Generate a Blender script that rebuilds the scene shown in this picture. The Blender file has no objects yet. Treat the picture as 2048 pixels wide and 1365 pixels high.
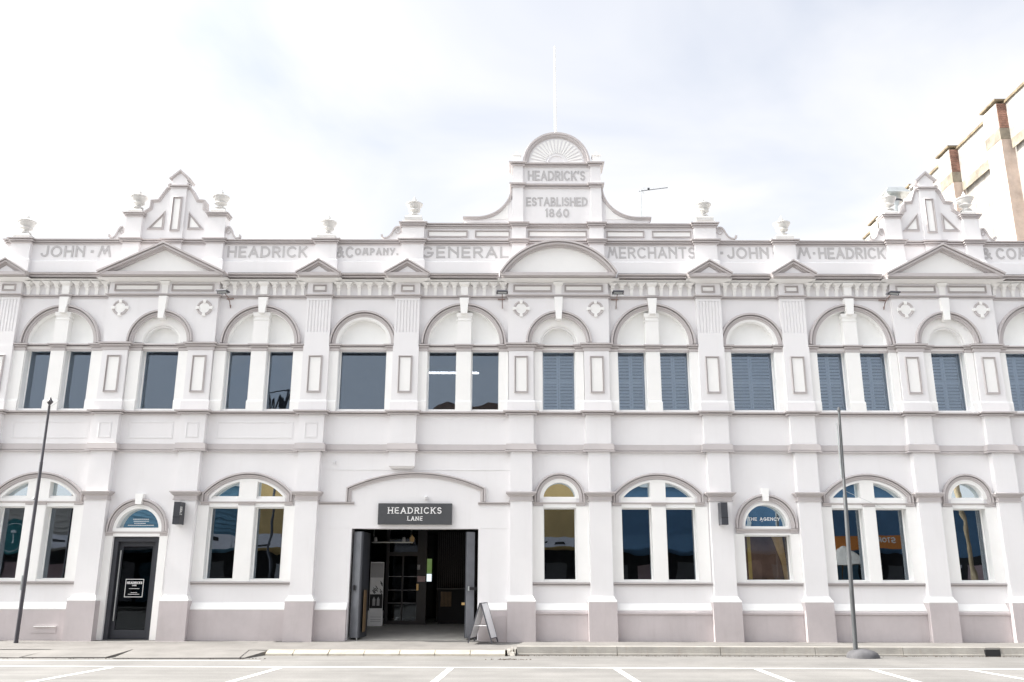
import bpy, bmesh, math, random
from math import sin, cos, pi, radians, sqrt, atan2
from mathutils import Vector, Matrix
random.seed(7)
S = bpy.context.scene
COL = S.collection

# ------------------------------------------------------------------ camera
cam_d = bpy.data.cameras.new('camera'); cam = bpy.data.objects.new('camera', cam_d); COL.objects.link(cam)
cam_d.sensor_width = 36.0; cam_d.lens = 36.0*1765/2048; cam_d.clip_end = 2000
cam.location = (0, -23.4, 1.6)
cam.rotation_euler = (Matrix.Rotation(radians(90+15.1), 4, 'X') @ Matrix.Rotation(radians(0.14), 4, 'Z')).to_euler()
S.camera = cam

# ------------------------------------------------------------------ light
SUN_EL, SUN_FRONT = radians(46), radians(1.5)
to_sun = Vector((-cos(SUN_EL)*cos(SUN_FRONT), -cos(SUN_EL)*sin(SUN_FRONT), sin(SUN_EL)))
sun_d = bpy.data.lights.new('sun', 'SUN'); sun = bpy.data.objects.new('sun', sun_d); COL.objects.link(sun)
sun_d.energy = 4.2; sun_d.angle = radians(0.9); sun_d.color = (1.0, 0.95, 0.88)
sun.rotation_euler = to_sun.to_track_quat('Z', 'Y').to_euler(); sun.location = (-40, -5, 40)
W = bpy.data.worlds.new('World'); S.world = W; W.use_nodes = True
nt = W.node_tree; nt.nodes.clear()
GLOW, CLOUD = 50.0, 4.85
def wn(t): return nt.nodes.new(t)
out = wn('ShaderNodeOutputWorld'); bg = wn('ShaderNodeBackground'); sky = wn('ShaderNodeTexSky')
sky.sky_type = 'NISHITA'; sky.sun_disc = False; sky.sun_elevation = SUN_EL
sky.sun_rotation = atan2(to_sun.x, to_sun.y); sky.air_density = 1.0; sky.dust_density = 1.5; sky.ozone_density = 1.0
tc = wn('ShaderNodeTexCoord'); sep = wn('ShaderNodeSeparateXYZ'); nt.links.new(tc.outputs['Generated'], sep.inputs[0])
def wmath(op, a, b=None):
    n = wn('ShaderNodeMath'); n.operation = op
    for i, v in enumerate((a, b)):
        if v is None: continue
        if isinstance(v, (int, float)): n.inputs[i].default_value = v
        else: nt.links.new(v, n.inputs[i])
    return n.outputs[0]
zc = wmath('ADD', wmath('MAXIMUM', sep.outputs[2], 0.0), 0.22)
comb = wn('ShaderNodeCombineXYZ')
nt.links.new(wmath('DIVIDE', sep.outputs[0], zc), comb.inputs[0]); nt.links.new(wmath('DIVIDE', sep.outputs[1], zc), comb.inputs[1])
nz = wn('ShaderNodeTexNoise'); nt.links.new(comb.outputs[0], nz.inputs['Vector'])
nz.inputs['Scale'].default_value = 1.9; nz.inputs['Detail'].default_value = 5; nz.inputs['Roughness'].default_value = 0.5; nz.inputs['Distortion'].default_value = 0.6
rp = wn('ShaderNodeValToRGB'); rp.color_ramp.elements[0].position = 0.30; rp.color_ramp.elements[1].position = 0.60
nt.links.new(nz.outputs['Fac'], rp.inputs[0])
hz = wmath('POWER', wmath('SUBTRACT', 1.0, wmath('MAXIMUM', sep.outputs[2], 0.0)), 2.2)      # haze gathers towards the horizon
cf = wmath('MINIMUM', wmath('ADD', wmath('ADD', wmath('MULTIPLY', rp.outputs[0], 0.34), 0.45), wmath('MULTIPLY', hz, 0.60)), 1.0)
mx = wn('ShaderNodeMix'); mx.data_type = 'RGBA'
nt.links.new(cf, mx.inputs['Factor']); nt.links.new(sky.outputs[0], mx.inputs[6])
# thin cloud, brightening towards the sun as hazy cloud does
vd = wn('ShaderNodeVectorMath'); vd.operation = 'DOT_PRODUCT'; nt.links.new(tc.outputs['Generated'], vd.inputs[0]); vd.inputs[1].default_value = to_sun
glow = wmath('MULTIPLY', wmath('POWER', wmath('MAXIMUM', vd.outputs['Value'], 0.0), 8.0), GLOW)
cs = wn('ShaderNodeCombineColor'); nt.links.new(wmath('ADD', glow, CLOUD), cs.inputs[0]); nt.links.new(wmath('ADD', glow, CLOUD), cs.inputs[1]); nt.links.new(wmath('ADD', wmath('MULTIPLY', glow, 0.96), CLOUD*1.02), cs.inputs[2])
nt.links.new(cs.outputs[0], mx.inputs[7])
nt.links.new(mx.outputs[2], bg.inputs['Color']); bg.inputs['Strength'].default_value = 0.10
nt.links.new(bg.outputs[0], out.inputs['Surface'])
S.view_settings.view_transform = 'Standard'; S.view_settings.look = 'None'
S.view_settings.exposure = 1.15; S.view_settings.gamma = 1.0

# ------------------------------------------------------------------ materials
MATS = {}
def mat(name, col, rough=0.6, metal=0.0, var=0.04, scale=1.2, bump=0.0, bscale=60, spec=0.35, stain=0.0, stain_col=(0.35,0.33,0.3), grain=0.0):
    m = bpy.data.materials.new(name); m.use_nodes = True; n = m.node_tree; b = n.nodes['Principled BSDF']
    b.inputs['Roughness'].default_value = rough; b.inputs['Metallic'].default_value = metal
    b.inputs['Specular IOR Level'].default_value = spec
    geo = n.nodes.new('ShaderNodeNewGeometry')
    t = n.nodes.new('ShaderNodeTexNoise'); t.inputs['Scale'].default_value = scale; t.inputs['Detail'].default_value = 6; t.inputs['Roughness'].default_value = 0.65
    n.links.new(geo.outputs['Position'], t.inputs['Vector'])
    r = n.nodes.new('ShaderNodeValToRGB')
    lo = [max(0, c*(1-var*2.2)) for c in col]; hi = [min(1, c*(1+var)) for c in col]
    r.color_ramp.elements[0].color = (*lo, 1); r.color_ramp.elements[1].color = (*hi, 1)
    r.color_ramp.elements[0].position = 0.3; r.color_ramp.elements[1].position = 0.65
    n.links.new(t.outputs['Fac'], r.inputs[0]); last = r.outputs[0]
    if stain:
        mp = n.nodes.new('ShaderNodeMapping'); mp.inputs['Scale'].default_value = (3.2, 3.2, 0.35)
        n.links.new(geo.outputs['Position'], mp.inputs[0])
        t2 = n.nodes.new('ShaderNodeTexNoise'); t2.inputs['Scale'].default_value = 1.6; t2.inputs['Detail'].default_value = 7; t2.inputs['Roughness'].default_value = 0.7
        n.links.new(mp.outputs[0], t2.inputs['Vector'])
        r2 = n.nodes.new('ShaderNodeValToRGB'); r2.color_ramp.elements[0].position = 0.52; r2.color_ramp.elements[1].position = 0.78
        r2.color_ramp.elements[1].color = (stain, stain, stain, 1)
        n.links.new(t2.outputs['Fac'], r2.inputs[0])
        x = n.nodes.new('ShaderNodeMix'); x.data_type = 'RGBA'; n.links.new(r2.outputs[0], x.inputs['Factor'])
        n.links.new(last, x.inputs[6]); x.inputs[7].default_value = (*stain_col, 1); last = x.outputs[2]
    if grain:
        for sc,vec,lo_,amt in ((70.0,(1,1,1),0.35,grain),(1.0,(0.12,2.2,1),0.42,grain*0.8)):
            mp = n.nodes.new('ShaderNodeMapping'); mp.inputs['Scale'].default_value = vec; n.links.new(geo.outputs['Position'], mp.inputs[0])
            tg = n.nodes.new('ShaderNodeTexNoise'); tg.inputs['Scale'].default_value = sc; tg.inputs['Detail'].default_value = 5; n.links.new(mp.outputs[0], tg.inputs['Vector'])
            rg = n.nodes.new('ShaderNodeValToRGB'); rg.color_ramp.elements[0].position = lo_; rg.color_ramp.elements[1].position = lo_+0.25
            rg.color_ramp.elements[0].color = (1-amt,1-amt,1-amt,1); n.links.new(tg.outputs['Fac'], rg.inputs[0])
            xm = n.nodes.new('ShaderNodeMix'); xm.data_type = 'RGBA'; xm.blend_type = 'MULTIPLY'; xm.inputs['Factor'].default_value = 1.0
            n.links.new(last, xm.inputs[6]); n.links.new(rg.outputs[0], xm.inputs[7]); last = xm.outputs[2]
    n.links.new(last, b.inputs['Base Color'])
    if bump:
        t3 = n.nodes.new('ShaderNodeTexNoise'); t3.inputs['Scale'].default_value = bscale; t3.inputs['Detail'].default_value = 4
        n.links.new(geo.outputs['Position'], t3.inputs['Vector'])
        bp = n.nodes.new('ShaderNodeBump'); bp.inputs['Strength'].default_value = 0.6; bp.inputs['Distance'].default_value = bump
        n.links.new(t3.outputs['Fac'], bp.inputs['Height']); n.links.new(bp.outputs[0], b.inputs['Normal'])
    MATS[name] = m; return m
def emit(name, col, s):
    m = bpy.data.materials.new(name); m.use_nodes = True; n = m.node_tree; b = n.nodes['Principled BSDF']
    b.inputs['Emission Color'].default_value = (*col, 1); b.inputs['Emission Strength'].default_value = s; MATS[name] = m; return m
def glass(name, refl, tint, wave=0.0016, rcol=(0.8,0.9,1.0), wscale=1.1):
    m = bpy.data.materials.new(name); m.use_nodes = True; n = m.node_tree; n.nodes.clear()
    o = n.nodes.new('ShaderNodeOutputMaterial'); mixs = n.nodes.new('ShaderNodeMixShader')
    tr = n.nodes.new('ShaderNodeBsdfTransparent'); tr.inputs[0].default_value = (*tint, 1)
    gl = n.nodes.new('ShaderNodeBsdfGlossy'); gl.inputs['Roughness'].default_value = 0.004; gl.inputs[0].default_value = (*rcol, 1)
    lw = n.nodes.new('ShaderNodeFresnel'); lw.inputs[0].default_value = 1.5
    ad = n.nodes.new('ShaderNodeMath'); ad.operation = 'ADD'; ad.inputs[1].default_value = refl-0.04; ad.use_clamp = True
    n.links.new(lw.outputs[0], ad.inputs[0]); n.links.new(ad.outputs[0], mixs.inputs[0])
    geo = n.nodes.new('ShaderNodeNewGeometry'); t = n.nodes.new('ShaderNodeTexNoise'); t.inputs['Scale'].default_value = wscale; t.inputs['Detail'].default_value = 1.5
    n.links.new(geo.outputs['Position'], t.inputs['Vector'])
    bp = n.nodes.new('ShaderNodeBump'); bp.inputs['Strength'].default_value = 1.0; bp.inputs['Distance'].default_value = wave*4
    n.links.new(t.outputs['Fac'], bp.inputs['Height']); n.links.new(bp.outputs[0], gl.inputs['Normal']); n.links.new(bp.outputs[0], lw.inputs['Normal'])
    n.links.new(tr.outputs[0], mixs.inputs[1]); n.links.new(gl.outputs[0], mixs.inputs[2]); n.links.new(mixs.outputs[0], o.inputs[0])
    MATS[name] = m; return m

mat('wall', (0.825,0.815,0.826), 0.62, var=0.014, scale=0.7, bump=0.0012, bscale=45, stain=0.16, stain_col=(0.66,0.635,0.615))
mat('white', (0.91,0.907,0.895), 0.55, var=0.012, scale=1.5, bump=0.0006, stain=0.05, stain_col=(0.74,0.72,0.69))
mat('dark_cover', (0.16,0.16,0.165), 0.6, var=0.12, scale=4)
mat('urn_stone', (0.66,0.655,0.64), 0.6, var=0.06, scale=4)
mat('infill', (0.90,0.905,0.89), 0.5, var=0.012, scale=2.0)
mat('mauve', (0.545,0.512,0.512), 0.58, var=0.03, scale=1.3, bump=0.0008, stain=0.10, stain_col=(0.42,0.37,0.36))
mat('plinth_mauve', (0.56,0.512,0.518), 0.6, var=0.05, scale=0.9, bump=0.0014, bscale=40, stain=0.28, stain_col=(0.40,0.35,0.345))
mat('letter', (0.51,0.50,0.505), 0.6, var=0.03)
mat('charcoal', (0.05,0.053,0.063), 0.45, var=0.06, scale=3)
mat('sign_face', (0.075,0.078,0.085), 0.5, var=0.05, scale=3)
mat('steel_blue', (0.155,0.162,0.18), 0.4, var=0.07, scale=4, stain=0.1, stain_col=(0.12,0.13,0.15))
mat('black_frame', (0.022,0.022,0.026), 0.35, var=0.1)
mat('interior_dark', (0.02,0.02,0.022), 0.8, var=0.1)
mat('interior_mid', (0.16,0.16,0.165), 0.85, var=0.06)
mat('shutter', (0.80,0.81,0.82), 0.5, var=0.03)
mat('brass', (0.55,0.38,0.18), 0.35, metal=0.7, var=0.05)
mat('timber', (0.20,0.135,0.075), 0.55, var=0.12, scale=6)
mat('concrete', (0.36,0.345,0.32), 0.85, var=0.09, scale=1.6, bump=0.003, bscale=30, stain=0.3, stain_col=(0.26,0.245,0.225))
mat('pavement', (0.222,0.213,0.203), 0.85, grain=0.14, var=0.09, scale=1.1, bump=0.003, bscale=45, stain=0.25, stain_col=(0.24,0.225,0.205))
mat('asphalt', (0.218,0.213,0.206), 0.88, grain=0.16, var=0.09, scale=0.6, bump=0.006, bscale=70, stain=0.12, stain_col=(0.26,0.25,0.235))
mat('road_paint', (0.74,0.74,0.73), 0.7, var=0.07, scale=5, bump=0.002, bscale=60, stain=0.3, stain_col=(0.5,0.49,0.47))
mat('sandstone', (0.36,0.335,0.29), 0.85, var=0.10, scale=3, bump=0.006, bscale=20, stain=0.4, stain_col=(0.25,0.21,0.16))
mat('kerb_concrete', (0.34,0.325,0.30), 0.85, var=0.10, scale=2.2, bump=0.004, bscale=30, stain=0.5, stain_col=(0.27,0.22,0.17))
mat('mound_concrete', (0.105,0.104,0.112), 0.7, var=0.12, scale=4, bump=0.006, bscale=15)
mat('soil', (0.06,0.042,0.03), 0.95, var=0.3, scale=8)
mat('galv', (0.55,0.58,0.58), 0.35, metal=0.75, var=0.08, scale=4)
mat('dark_metal', (0.07,0.072,0.085), 0.4, var=0.08, metal=0.2)
mat('pole_paint', (0.058,0.056,0.068), 0.32, var=0.1, spec=0.6)
mat('pole_grey', (0.085,0.09,0.095), 0.35, var=0.1, spec=0.5)
mat('white_plastic', (0.8,0.8,0.82), 0.35, var=0.03)
mat('grey_panel', (0.5,0.5,0.49), 0.5, var=0.05)
mat('brown_steel', (0.27,0.2,0.18), 0.6, var=0.12, scale=5)
mat('lens', (0.52,0.55,0.55), 0.15, var=0.05)
mat('brick', (0.27,0.15,0.115), 0.85, var=0.35, scale=2.6, bump=0.004)
mat('mortar', (0.42,0.37,0.31), 0.9, var=0.1, scale=4)
mat('limewash', (0.34,0.327,0.307), 0.85, var=0.16, scale=1.8, bump=0.006, stain=0.75, stain_col=(0.20,0.15,0.115))
mat('old_render', (0.27,0.24,0.195), 0.9, var=0.22, scale=2.0, bump=0.006, stain=0.8, stain_col=(0.25,0.20,0.13))
mat('moss_edge', (0.23,0.185,0.125), 0.9, var=0.3, scale=3, stain=0.5, stain_col=(0.1,0.08,0.05))
mat('pale_brick', (0.50,0.415,0.365), 0.9, var=0.12, scale=2.2, bump=0.004, stain=0.5, stain_col=(0.5,0.36,0.27))
mat('print_white', (0.8,0.8,0.8), 0.6, var=0.02)
mat('print_black', (0.02,0.02,0.022), 0.6, var=0.05)
mat('print_grey', (0.42,0.42,0.43), 0.6, var=0.05)
mat('pink_notice', (0.5,0.36,0.37), 0.6, var=0.05)
mat('opp_cream', (0.47,0.44,0.40), 0.8, var=0.06)
mat('opp_blue', (0.13,0.26,0.36), 0.7, var=0.06)
mat('opp_tan', (0.62,0.44,0.20), 0.8, var=0.05)
mat('opp_navy', (0.10,0.20,0.33), 0.7, var=0.06)
mat('opp_trim', (0.62,0.66,0.68), 0.7, var=0.04)
mat('opp_roof', (0.17,0.115,0.09), 0.8, var=0.1)
mat('opp_teal', (0.01,0.13,0.145), 0.5, var=0.06)
mat('opp_orange', (0.62,0.22,0.05), 0.6, var=0.06)
mat('opp_fascia', (0.58,0.58,0.63), 0.6, var=0.05)
mat('opp_shade', (0.03,0.03,0.032), 0.8, var=0.1)
mat('bark', (0.40,0.31,0.20), 0.9, var=0.15, scale=5)
mat('leaf', (0.07,0.11,0.03), 0.7, var=0.25, scale=3)
mat('leaf_gold', (0.16,0.13,0.035), 0.7, var=0.25, scale=3)
emit('tube', (1.0,0.98,0.95), 5.0)
glass('glass_upper', 0.142, (0.80,0.83,0.86), 0.0014, (0.66,0.79,0.95), 0.9)
glass('glass_lower', 0.17, (0.50,0.53,0.56), 0.0010, (0.80,0.90,1.0), 1.0)
glass('glass_clear', 0.06, (0.93,0.93,0.92), 0.001, (0.85,0.9,0.95))
glass('glass_fan', 0.62, (0.5,0.53,0.56), 0.0012, (0.85,0.95,1.0), 1.0)
glass('glass_door', 0.04, (0.5,0.53,0.55), 0.0008, (0.5,0.55,0.6))

# ------------------------------------------------------------------ mesh helpers
class MB:
    def __init__(s): s.v = []; s.f = []
    def add(s, vs, fs):
        o = len(s.v); s.v += [tuple(v) for v in vs]; s.f += [[i+o for i in f] for f in fs]; return s
    def box(s, x0, x1, y0, y1, z0, z1):
        return s.add([(x0,y0,z0),(x1,y0,z0),(x1,y1,z0),(x0,y1,z0),(x0,y0,z1),(x1,y0,z1),(x1,y1,z1),(x0,y1,z1)],
                     [[0,3,2,1],[4,5,6,7],[0,1,5,4],[1,2,6,5],[2,3,7,6],[3,0,4,7]])
    def wbox(s, x0, x1, z0, z1, p0, p1): return s.box(x0, x1, -p1, -p0, z0, z1)      # on the wall: p = projection towards the street
    def prism(s, pts, y0, y1):                                                        # polygon (x,z) drawn along y
        n = len(pts); return s.add([(x,y0,z) for x,z in pts]+[(x,y1,z) for x,z in pts],
            [list(range(n)), list(range(2*n-1,n-1,-1))]+[[i,i+n,(i+1)%n+n,(i+1)%n] for i in range(n)])
    def prism_z(s, pts, z0, z1):
        n = len(pts); return s.add([(x,y,z0) for x,y in pts]+[(x,y,z1) for x,y in pts],
            [list(range(n-1,-1,-1)), list(range(n,2*n))]+[[i,(i+1)%n,(i+1)%n+n,i+n] for i in range(n)])
    def prism_x(s, pts, x0, x1):
        n = len(pts); return s.add([(x0,y,z) for y,z in pts]+[(x1,y,z) for y,z in pts],
            [list(range(n)), list(range(2*n-1,n-1,-1))]+[[i,i+n,(i+1)%n+n,(i+1)%n] for i in range(n)])
    def sweep(s, path, prof, closed=False, mp=None):
        """prof: closed loop of (n,h): n to the LEFT of the path direction, h up; mitred."""
        mp = mp or (lambda a,b,h: (a,-h,b)); P = [Vector(q) for q in path]; m = len(P); k = len(prof); vs = []
        for i in range(m):
            d1 = (P[i]-P[i-1]) if (i > 0 or closed) else None
            d2 = (P[(i+1)%m]-P[i]) if (i < m-1 or closed) else None
            d1 = d1.normalized() if d1 is not None else d2.normalized(); d2 = d2.normalized() if d2 is not None else d1
            n1 = Vector((-d1.y,d1.x)); n2 = Vector((-d2.y,d2.x)); q = 1+n1.dot(n2); nn = (n1+n2)/max(q,0.15)
            for (a,h) in prof: vs.append(mp(P[i].x+nn.x*a, P[i].y+nn.y*a, h))
        fs = []
        for i in range(m if closed else m-1):
            for j in range(k):
                a = i*k+j; b = i*k+(j+1)%k; c = ((i+1)%m)*k+(j+1)%k; d = ((i+1)%m)*k+j; fs.append([a,b,c,d])
        if not closed: fs.append(list(range(k))); fs.append([(m-1)*k+j for j in range(k-1,-1,-1)])
        return s.add(vs, fs)
    def run(s, path, prof):     # moulding in plan: path (x,p), prof (q outward, z)
        return s.sweep(path, prof, mp=lambda a,b,h: (a,-b,h))
    def lathe(s, prof, cx, cy, n=20, arc=1.0):
        vs = []; k = len(prof)
        for i in range(n):
            a = 2*pi*i/n
            for r,z in prof: vs.append((cx+r*cos(a), cy+r*sin(a), z))
        fs = [[i*k+j, ((i+1)%n)*k+j, ((i+1)%n)*k+j+1, i*k+j+1] for i in range(n) for j in range(k-1)]
        fs.append([i*k for i in range(n-1,-1,-1)]); fs.append([i*k+k-1 for i in range(n)])
        return s.add(vs, fs)
    def tube(s, pts, r, n=8):
        P = [Vector(p) for p in pts]; rs = r if isinstance(r,(list,tuple)) else [r]*len(P); vs = []
        for i,p in enumerate(P):
            d = (P[min(i+1,len(P)-1)]-P[max(i-1,0)]).normalized(); u = d.cross(Vector((0.31,0.2,0.93))).normalized(); w = d.cross(u)
            for j in range(n): a = 2*pi*j/n; vs.append(p+u*cos(a)*rs[i]+w*sin(a)*rs[i])
        fs = [[i*n+j,i*n+(j+1)%n,(i+1)*n+(j+1)%n,(i+1)*n+j] for i in range(len(P)-1) for j in range(n)]
        fs.append(list(range(n-1,-1,-1))); fs.append([(len(P)-1)*n+j for j in range(n)])
        return s.add(vs, fs)
    def loft(s, secs):          # secs: list of (z, x0,x1,y0,y1)
        vs = []
        for z,x0,x1,y0,y1 in secs: vs += [(x0,y0,z),(x1,y0,z),(x1,y1,z),(x0,y1,z)]
        fs = [[3,2,1,0]]; n = len(secs)
        for i in range(n-1):
            for j in range(4): fs.append([i*4+j,i*4+(j+1)%4,(i+1)*4+(j+1)%4,(i+1)*4+j])
        fs.append([(n-1)*4+j for j in range(4)]); return s.add(vs, fs)
    def mesh(s, name, m, smooth=False):
        me = bpy.data.meshes.new(name); me.from_pydata(s.v, [], s.f); bm = bmesh.new(); bm.from_mesh(me)
        bmesh.ops.recalc_face_normals(bm, faces=bm.faces[:])
        if smooth:
            for f in bm.faces: f.smooth = True
            for e in bm.edges:
                if len(e.link_faces) == 2 and e.calc_face_angle(0) > radians(38): e.smooth = False
        bm.to_mesh(me); bm.free(); me.materials.append(MATS[m]); return me
    def build(s, name, m, parent=None, smooth=False, **kw): return obj(name, s.mesh(name, m, smooth), parent, **kw)
def obj(name, me, parent=None, **kw):
    o = bpy.data.objects.new(name, me); COL.objects.link(o)
    if parent is not None: o.parent = parent
    for k,v in kw.items():
        if v: o[k] = v
    return o
def thing(name, label, cat, loc=(0,0,0), group=None):
    o = bpy.data.objects.new(name, None); COL.objects.link(o); o.location = loc; o.empty_display_size = 0.3
    o['label'] = label; o['category'] = cat
    if group: o['group'] = group
    return o
def plate(outer, holes, y0, y1):
    """flat plate in the wall plane with holes -> mesh data list (verts, faces)"""
    cu = bpy.data.curves.new('tmp', 'CURVE'); cu.dimensions = '2D'; cu.fill_mode = 'BOTH'; cu.extrude = (y1-y0)/2
    for loop in [outer]+holes:
        sp = cu.splines.new('POLY'); sp.points.add(len(loop)-1); sp.use_cyclic_u = True
        for q,(x,z) in zip(sp.points, loop): q.co = (x,z,0,1)
    o = bpy.data.objects.new('tmp', cu); COL.objects.link(o); dg = bpy.context.evaluated_depsgraph_get()
    me = bpy.data.meshes.new_from_object(o.evaluated_get(dg)); ym = (y0+y1)/2
    bm = bmesh.new(); bm.from_mesh(me); bmesh.ops.remove_doubles(bm, verts=bm.verts[:], dist=1e-5); bm.verts.index_update()
    vs = [(v.co.x, ym-v.co.z, v.co.y) for v in bm.verts]; fs = [[v.index for v in f.verts] for f in bm.faces]; bm.free()
    bpy.data.objects.remove(o); bpy.data.curves.remove(cu); bpy.data.meshes.remove(me)
    mb = MB(); mb.v = vs; mb.f = fs; return mb
def arc(cx, cz, r, a0, a1, n, rz=None):
    rz = rz or r; return [(cx+r*cos(radians(a0+(a1-a0)*i/n)), cz+rz*sin(radians(a0+(a1-a0)*i/n))) for i in range(n+1)]
def seg_arc(cx, z0, half, rise, n=24):     # from right spring to left spring
    R = (half*half+rise*rise)/(2*rise); zc = z0+rise-R; a = math.degrees(math.asin(half/R)); return arc(cx, zc, R, 90-a, 90+a, n)
def rect(x0, x1, z0, z1): return [(x0,z0),(x1,z0),(x1,z1),(x0,z1)]
def rev(l): return list(reversed(l))

def crown(d, z0, h):      # classical stepped cornice profile (q,z), base outwards, with a drip and an undercut
    return [(-0.02,z0),(d*0.22,z0),(d*0.22,z0+h*0.12),(d*0.36,z0+h*0.18),(d*0.46,z0+h*0.30),(d*0.46,z0+h*0.44),(d*0.72,z0+h*0.44),(d*0.72,z0+h*0.36),(d*0.80,z0+h*0.36),
            (d*0.80,z0+h*0.62),(d*0.70,z0+h*0.63),(d*0.70,z0+h*0.76),(d*0.93,z0+h*0.79),(d,z0+h*0.86),(d,z0+h),(-0.02,z0+h*1.04)]
def mould(d, z0, h):      # small string moulding with a groove
    return [(-0.015,z0),(d*0.5,z0),(d*0.5,z0+h*0.30),(d*0.15,z0+h*0.31),(d*0.15,z0+h*0.50),(d*0.85,z0+h*0.53),(d*0.98,z0+h*0.64),(d,z0+h*0.70),(d,z0+h*0.96),(-0.015,z0+h)]
def archi(w, p0, p):      # architrave round an arch: n from inner edge outward, h projection
    e = p-p0
    return [(0,p0),(0,p0+e*0.42),(w*0.30,p0+e*0.45),(w*0.32,p0+e*0.66),(w*0.52,p0+e*0.68),(w*0.53,p0+e*0.18),(w*0.66,p0+e*0.18),(w*0.67,p),(w*0.92,p),(w,p-e*0.35),(w,p0)]
def framep(w, d):         # raised panel frame: n inward
    return [(0,0),(0,d*0.8),(w*0.2,d),(w*0.42,d),(w*0.46,d*0.2),(w*0.70,d*0.2),(w*0.74,d*0.6),(w*0.95,d*0.5),(w,0.002),(w,0)]

# ------------------------------------------------------------------ building layout (metres)
PC = {0:-13.95,1:-10.80,2:-8.48,3:-5.33,4:-2.89,5:0.25,6:2.30,7:5.43,8:7.74,9:10.85,10:12.93,11:16.03}
UP = {'A':[(-13.296,-12.587),(-12.216,-11.475)],'B':[(-10.123,-9.10)],'C':[(-7.811,-7.12),(-6.703,-5.968)],'D':[(-4.733,-3.417)],
      'E':[(-2.310,-1.504),(-1.12,-0.337)],'F':[(0.817,1.741)],'G':[(2.88,3.671),(4.033,4.862)],'H':[(5.975,7.176)],
      'I':[(8.324,9.12),(9.49,10.298)],'J':[(11.433,12.38)],'K':[(13.47,14.325),(14.66,15.5)]}
LO = {'A':[(-13.397,-12.676),(-12.16,-11.41)],'C':[(-7.912,-7.12),(-6.713,-5.919)],'F':[(0.814,1.695)],'G':[(2.856,3.664),(4.008,4.811)],
      'H':[(6.012,7.237)],'I':[(8.34,9.18),(9.478,10.315)],'J':[(11.495,12.376)]}
BAY = {k:(i,i+1) for i,k in enumerate('ABCDEFGHIJK')}
X0, X1 = -14.35, 16.55
ZU0, ZU1 = 5.985, 7.675            # upper openings
ZIMP = 7.83                        # upper springing
FRONT = {'B':(1,2),'F':(5,6),'J':(9,10)}
HW = 0.34                          # half width of an upper pilaster shaft
def mid(o): return (o[0][0]+o[-1][1])/2
def half(o): return (o[-1][1]-o[0][0])/2

B = thing('merchant_building', 'two-storey pale grey Victorian merchants building with mauve trim and lettered parapet', 'building')

# holes of the main wall
holes = []
LUN = {}
for k,o in UP.items():
    for a,b in o: holes.append(rect(a,b,ZU0,ZU1))
    c = mid(o)
    if k in FRONT: r = 0.48
    elif len(o) == 2: r = half(o)
    else: r = 0.70 if k == 'D' else 0.655
    LUN[k] = (c, r); holes.append(arc(c, ZIMP, r, 0, 180, 32))
LOZ = {}
for k,o in LO.items():
    zt = 2.73 if k == 'H' else 3.42
    for a,b in o: holes.append(rect(a,b,1.56,zt))
    c = mid(o)
    if len(o) == 2: f = [(c+half(o),3.62)]+seg_arc(c,3.68,half(o),0.46)+[(c-half(o),3.62)]
    elif k == 'H': f = arc(c, 2.94, 0.60, 0, 180, 28)
    else: f = arc(c, 3.64, 0.47, 0, 180, 28)
    LOZ[k] = f; holes.append(f)
DC = -9.71
holes.append(rect(DC-0.60, DC+0.60, 0.05, 2.64)); dfan = arc(DC, 2.81, 0.60, 0, 180, 28); holes.append(dfan)
EX0, EX1, EZ1 = -4.16, -0.85, 2.87
holes.append(rect(EX0, EX1, 0.02, EZ1))
plate(rect(X0, X1, -0.3, 9.6), holes, 0.0, 0.42).build('wall', 'wall', B)
s = MB()
s.box(X0, X0+0.4, 0.425, 17.0, -0.3, 10.0); s.build('side_wall', 'wall', B)
MB().box(X1-0.4, X1, 0.425, 17.0, -0.3, 10.0).build('side_wall', 'wall', B)
MB().box(X0+0.41, X1-0.41, 16.6, 17.0, -0.3, 10.0).build('rear_wall', 'wall', B)
MB().box(X0, X1, 0.43, 17.0, 10.005, 10.15).build('roof', 'grey_panel', B)
MB().box(X0+0.41, X1-0.41, 0.43, 16.5, 5.2, 5.45).build('upper_floor', 'interior_mid', B)
MB().box(X0+0.41, X1-0.41, 0.43, 16.5, 9.0, 9.08).build('ceiling', 'interior_mid', B)
MB().box(X0+0.41, X1-0.41, 6.0, 6.1, 5.46, 8.99).build('upper_rear_partition', 'interior_mid', B)
# ground floor rooms
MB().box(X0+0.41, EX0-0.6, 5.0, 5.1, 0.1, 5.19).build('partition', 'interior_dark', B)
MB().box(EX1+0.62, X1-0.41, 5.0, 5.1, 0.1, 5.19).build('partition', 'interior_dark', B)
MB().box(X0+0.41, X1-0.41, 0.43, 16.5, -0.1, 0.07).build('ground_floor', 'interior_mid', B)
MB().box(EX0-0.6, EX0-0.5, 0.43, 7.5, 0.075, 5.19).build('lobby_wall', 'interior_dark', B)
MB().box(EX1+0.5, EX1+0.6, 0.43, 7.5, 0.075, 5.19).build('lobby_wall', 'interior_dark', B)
MB().box(EX0-0.49, EX1+0.49, 0.43, 7.5, 3.05, 3.12).build('lobby_ceiling', 'interior_dark', B)

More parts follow.
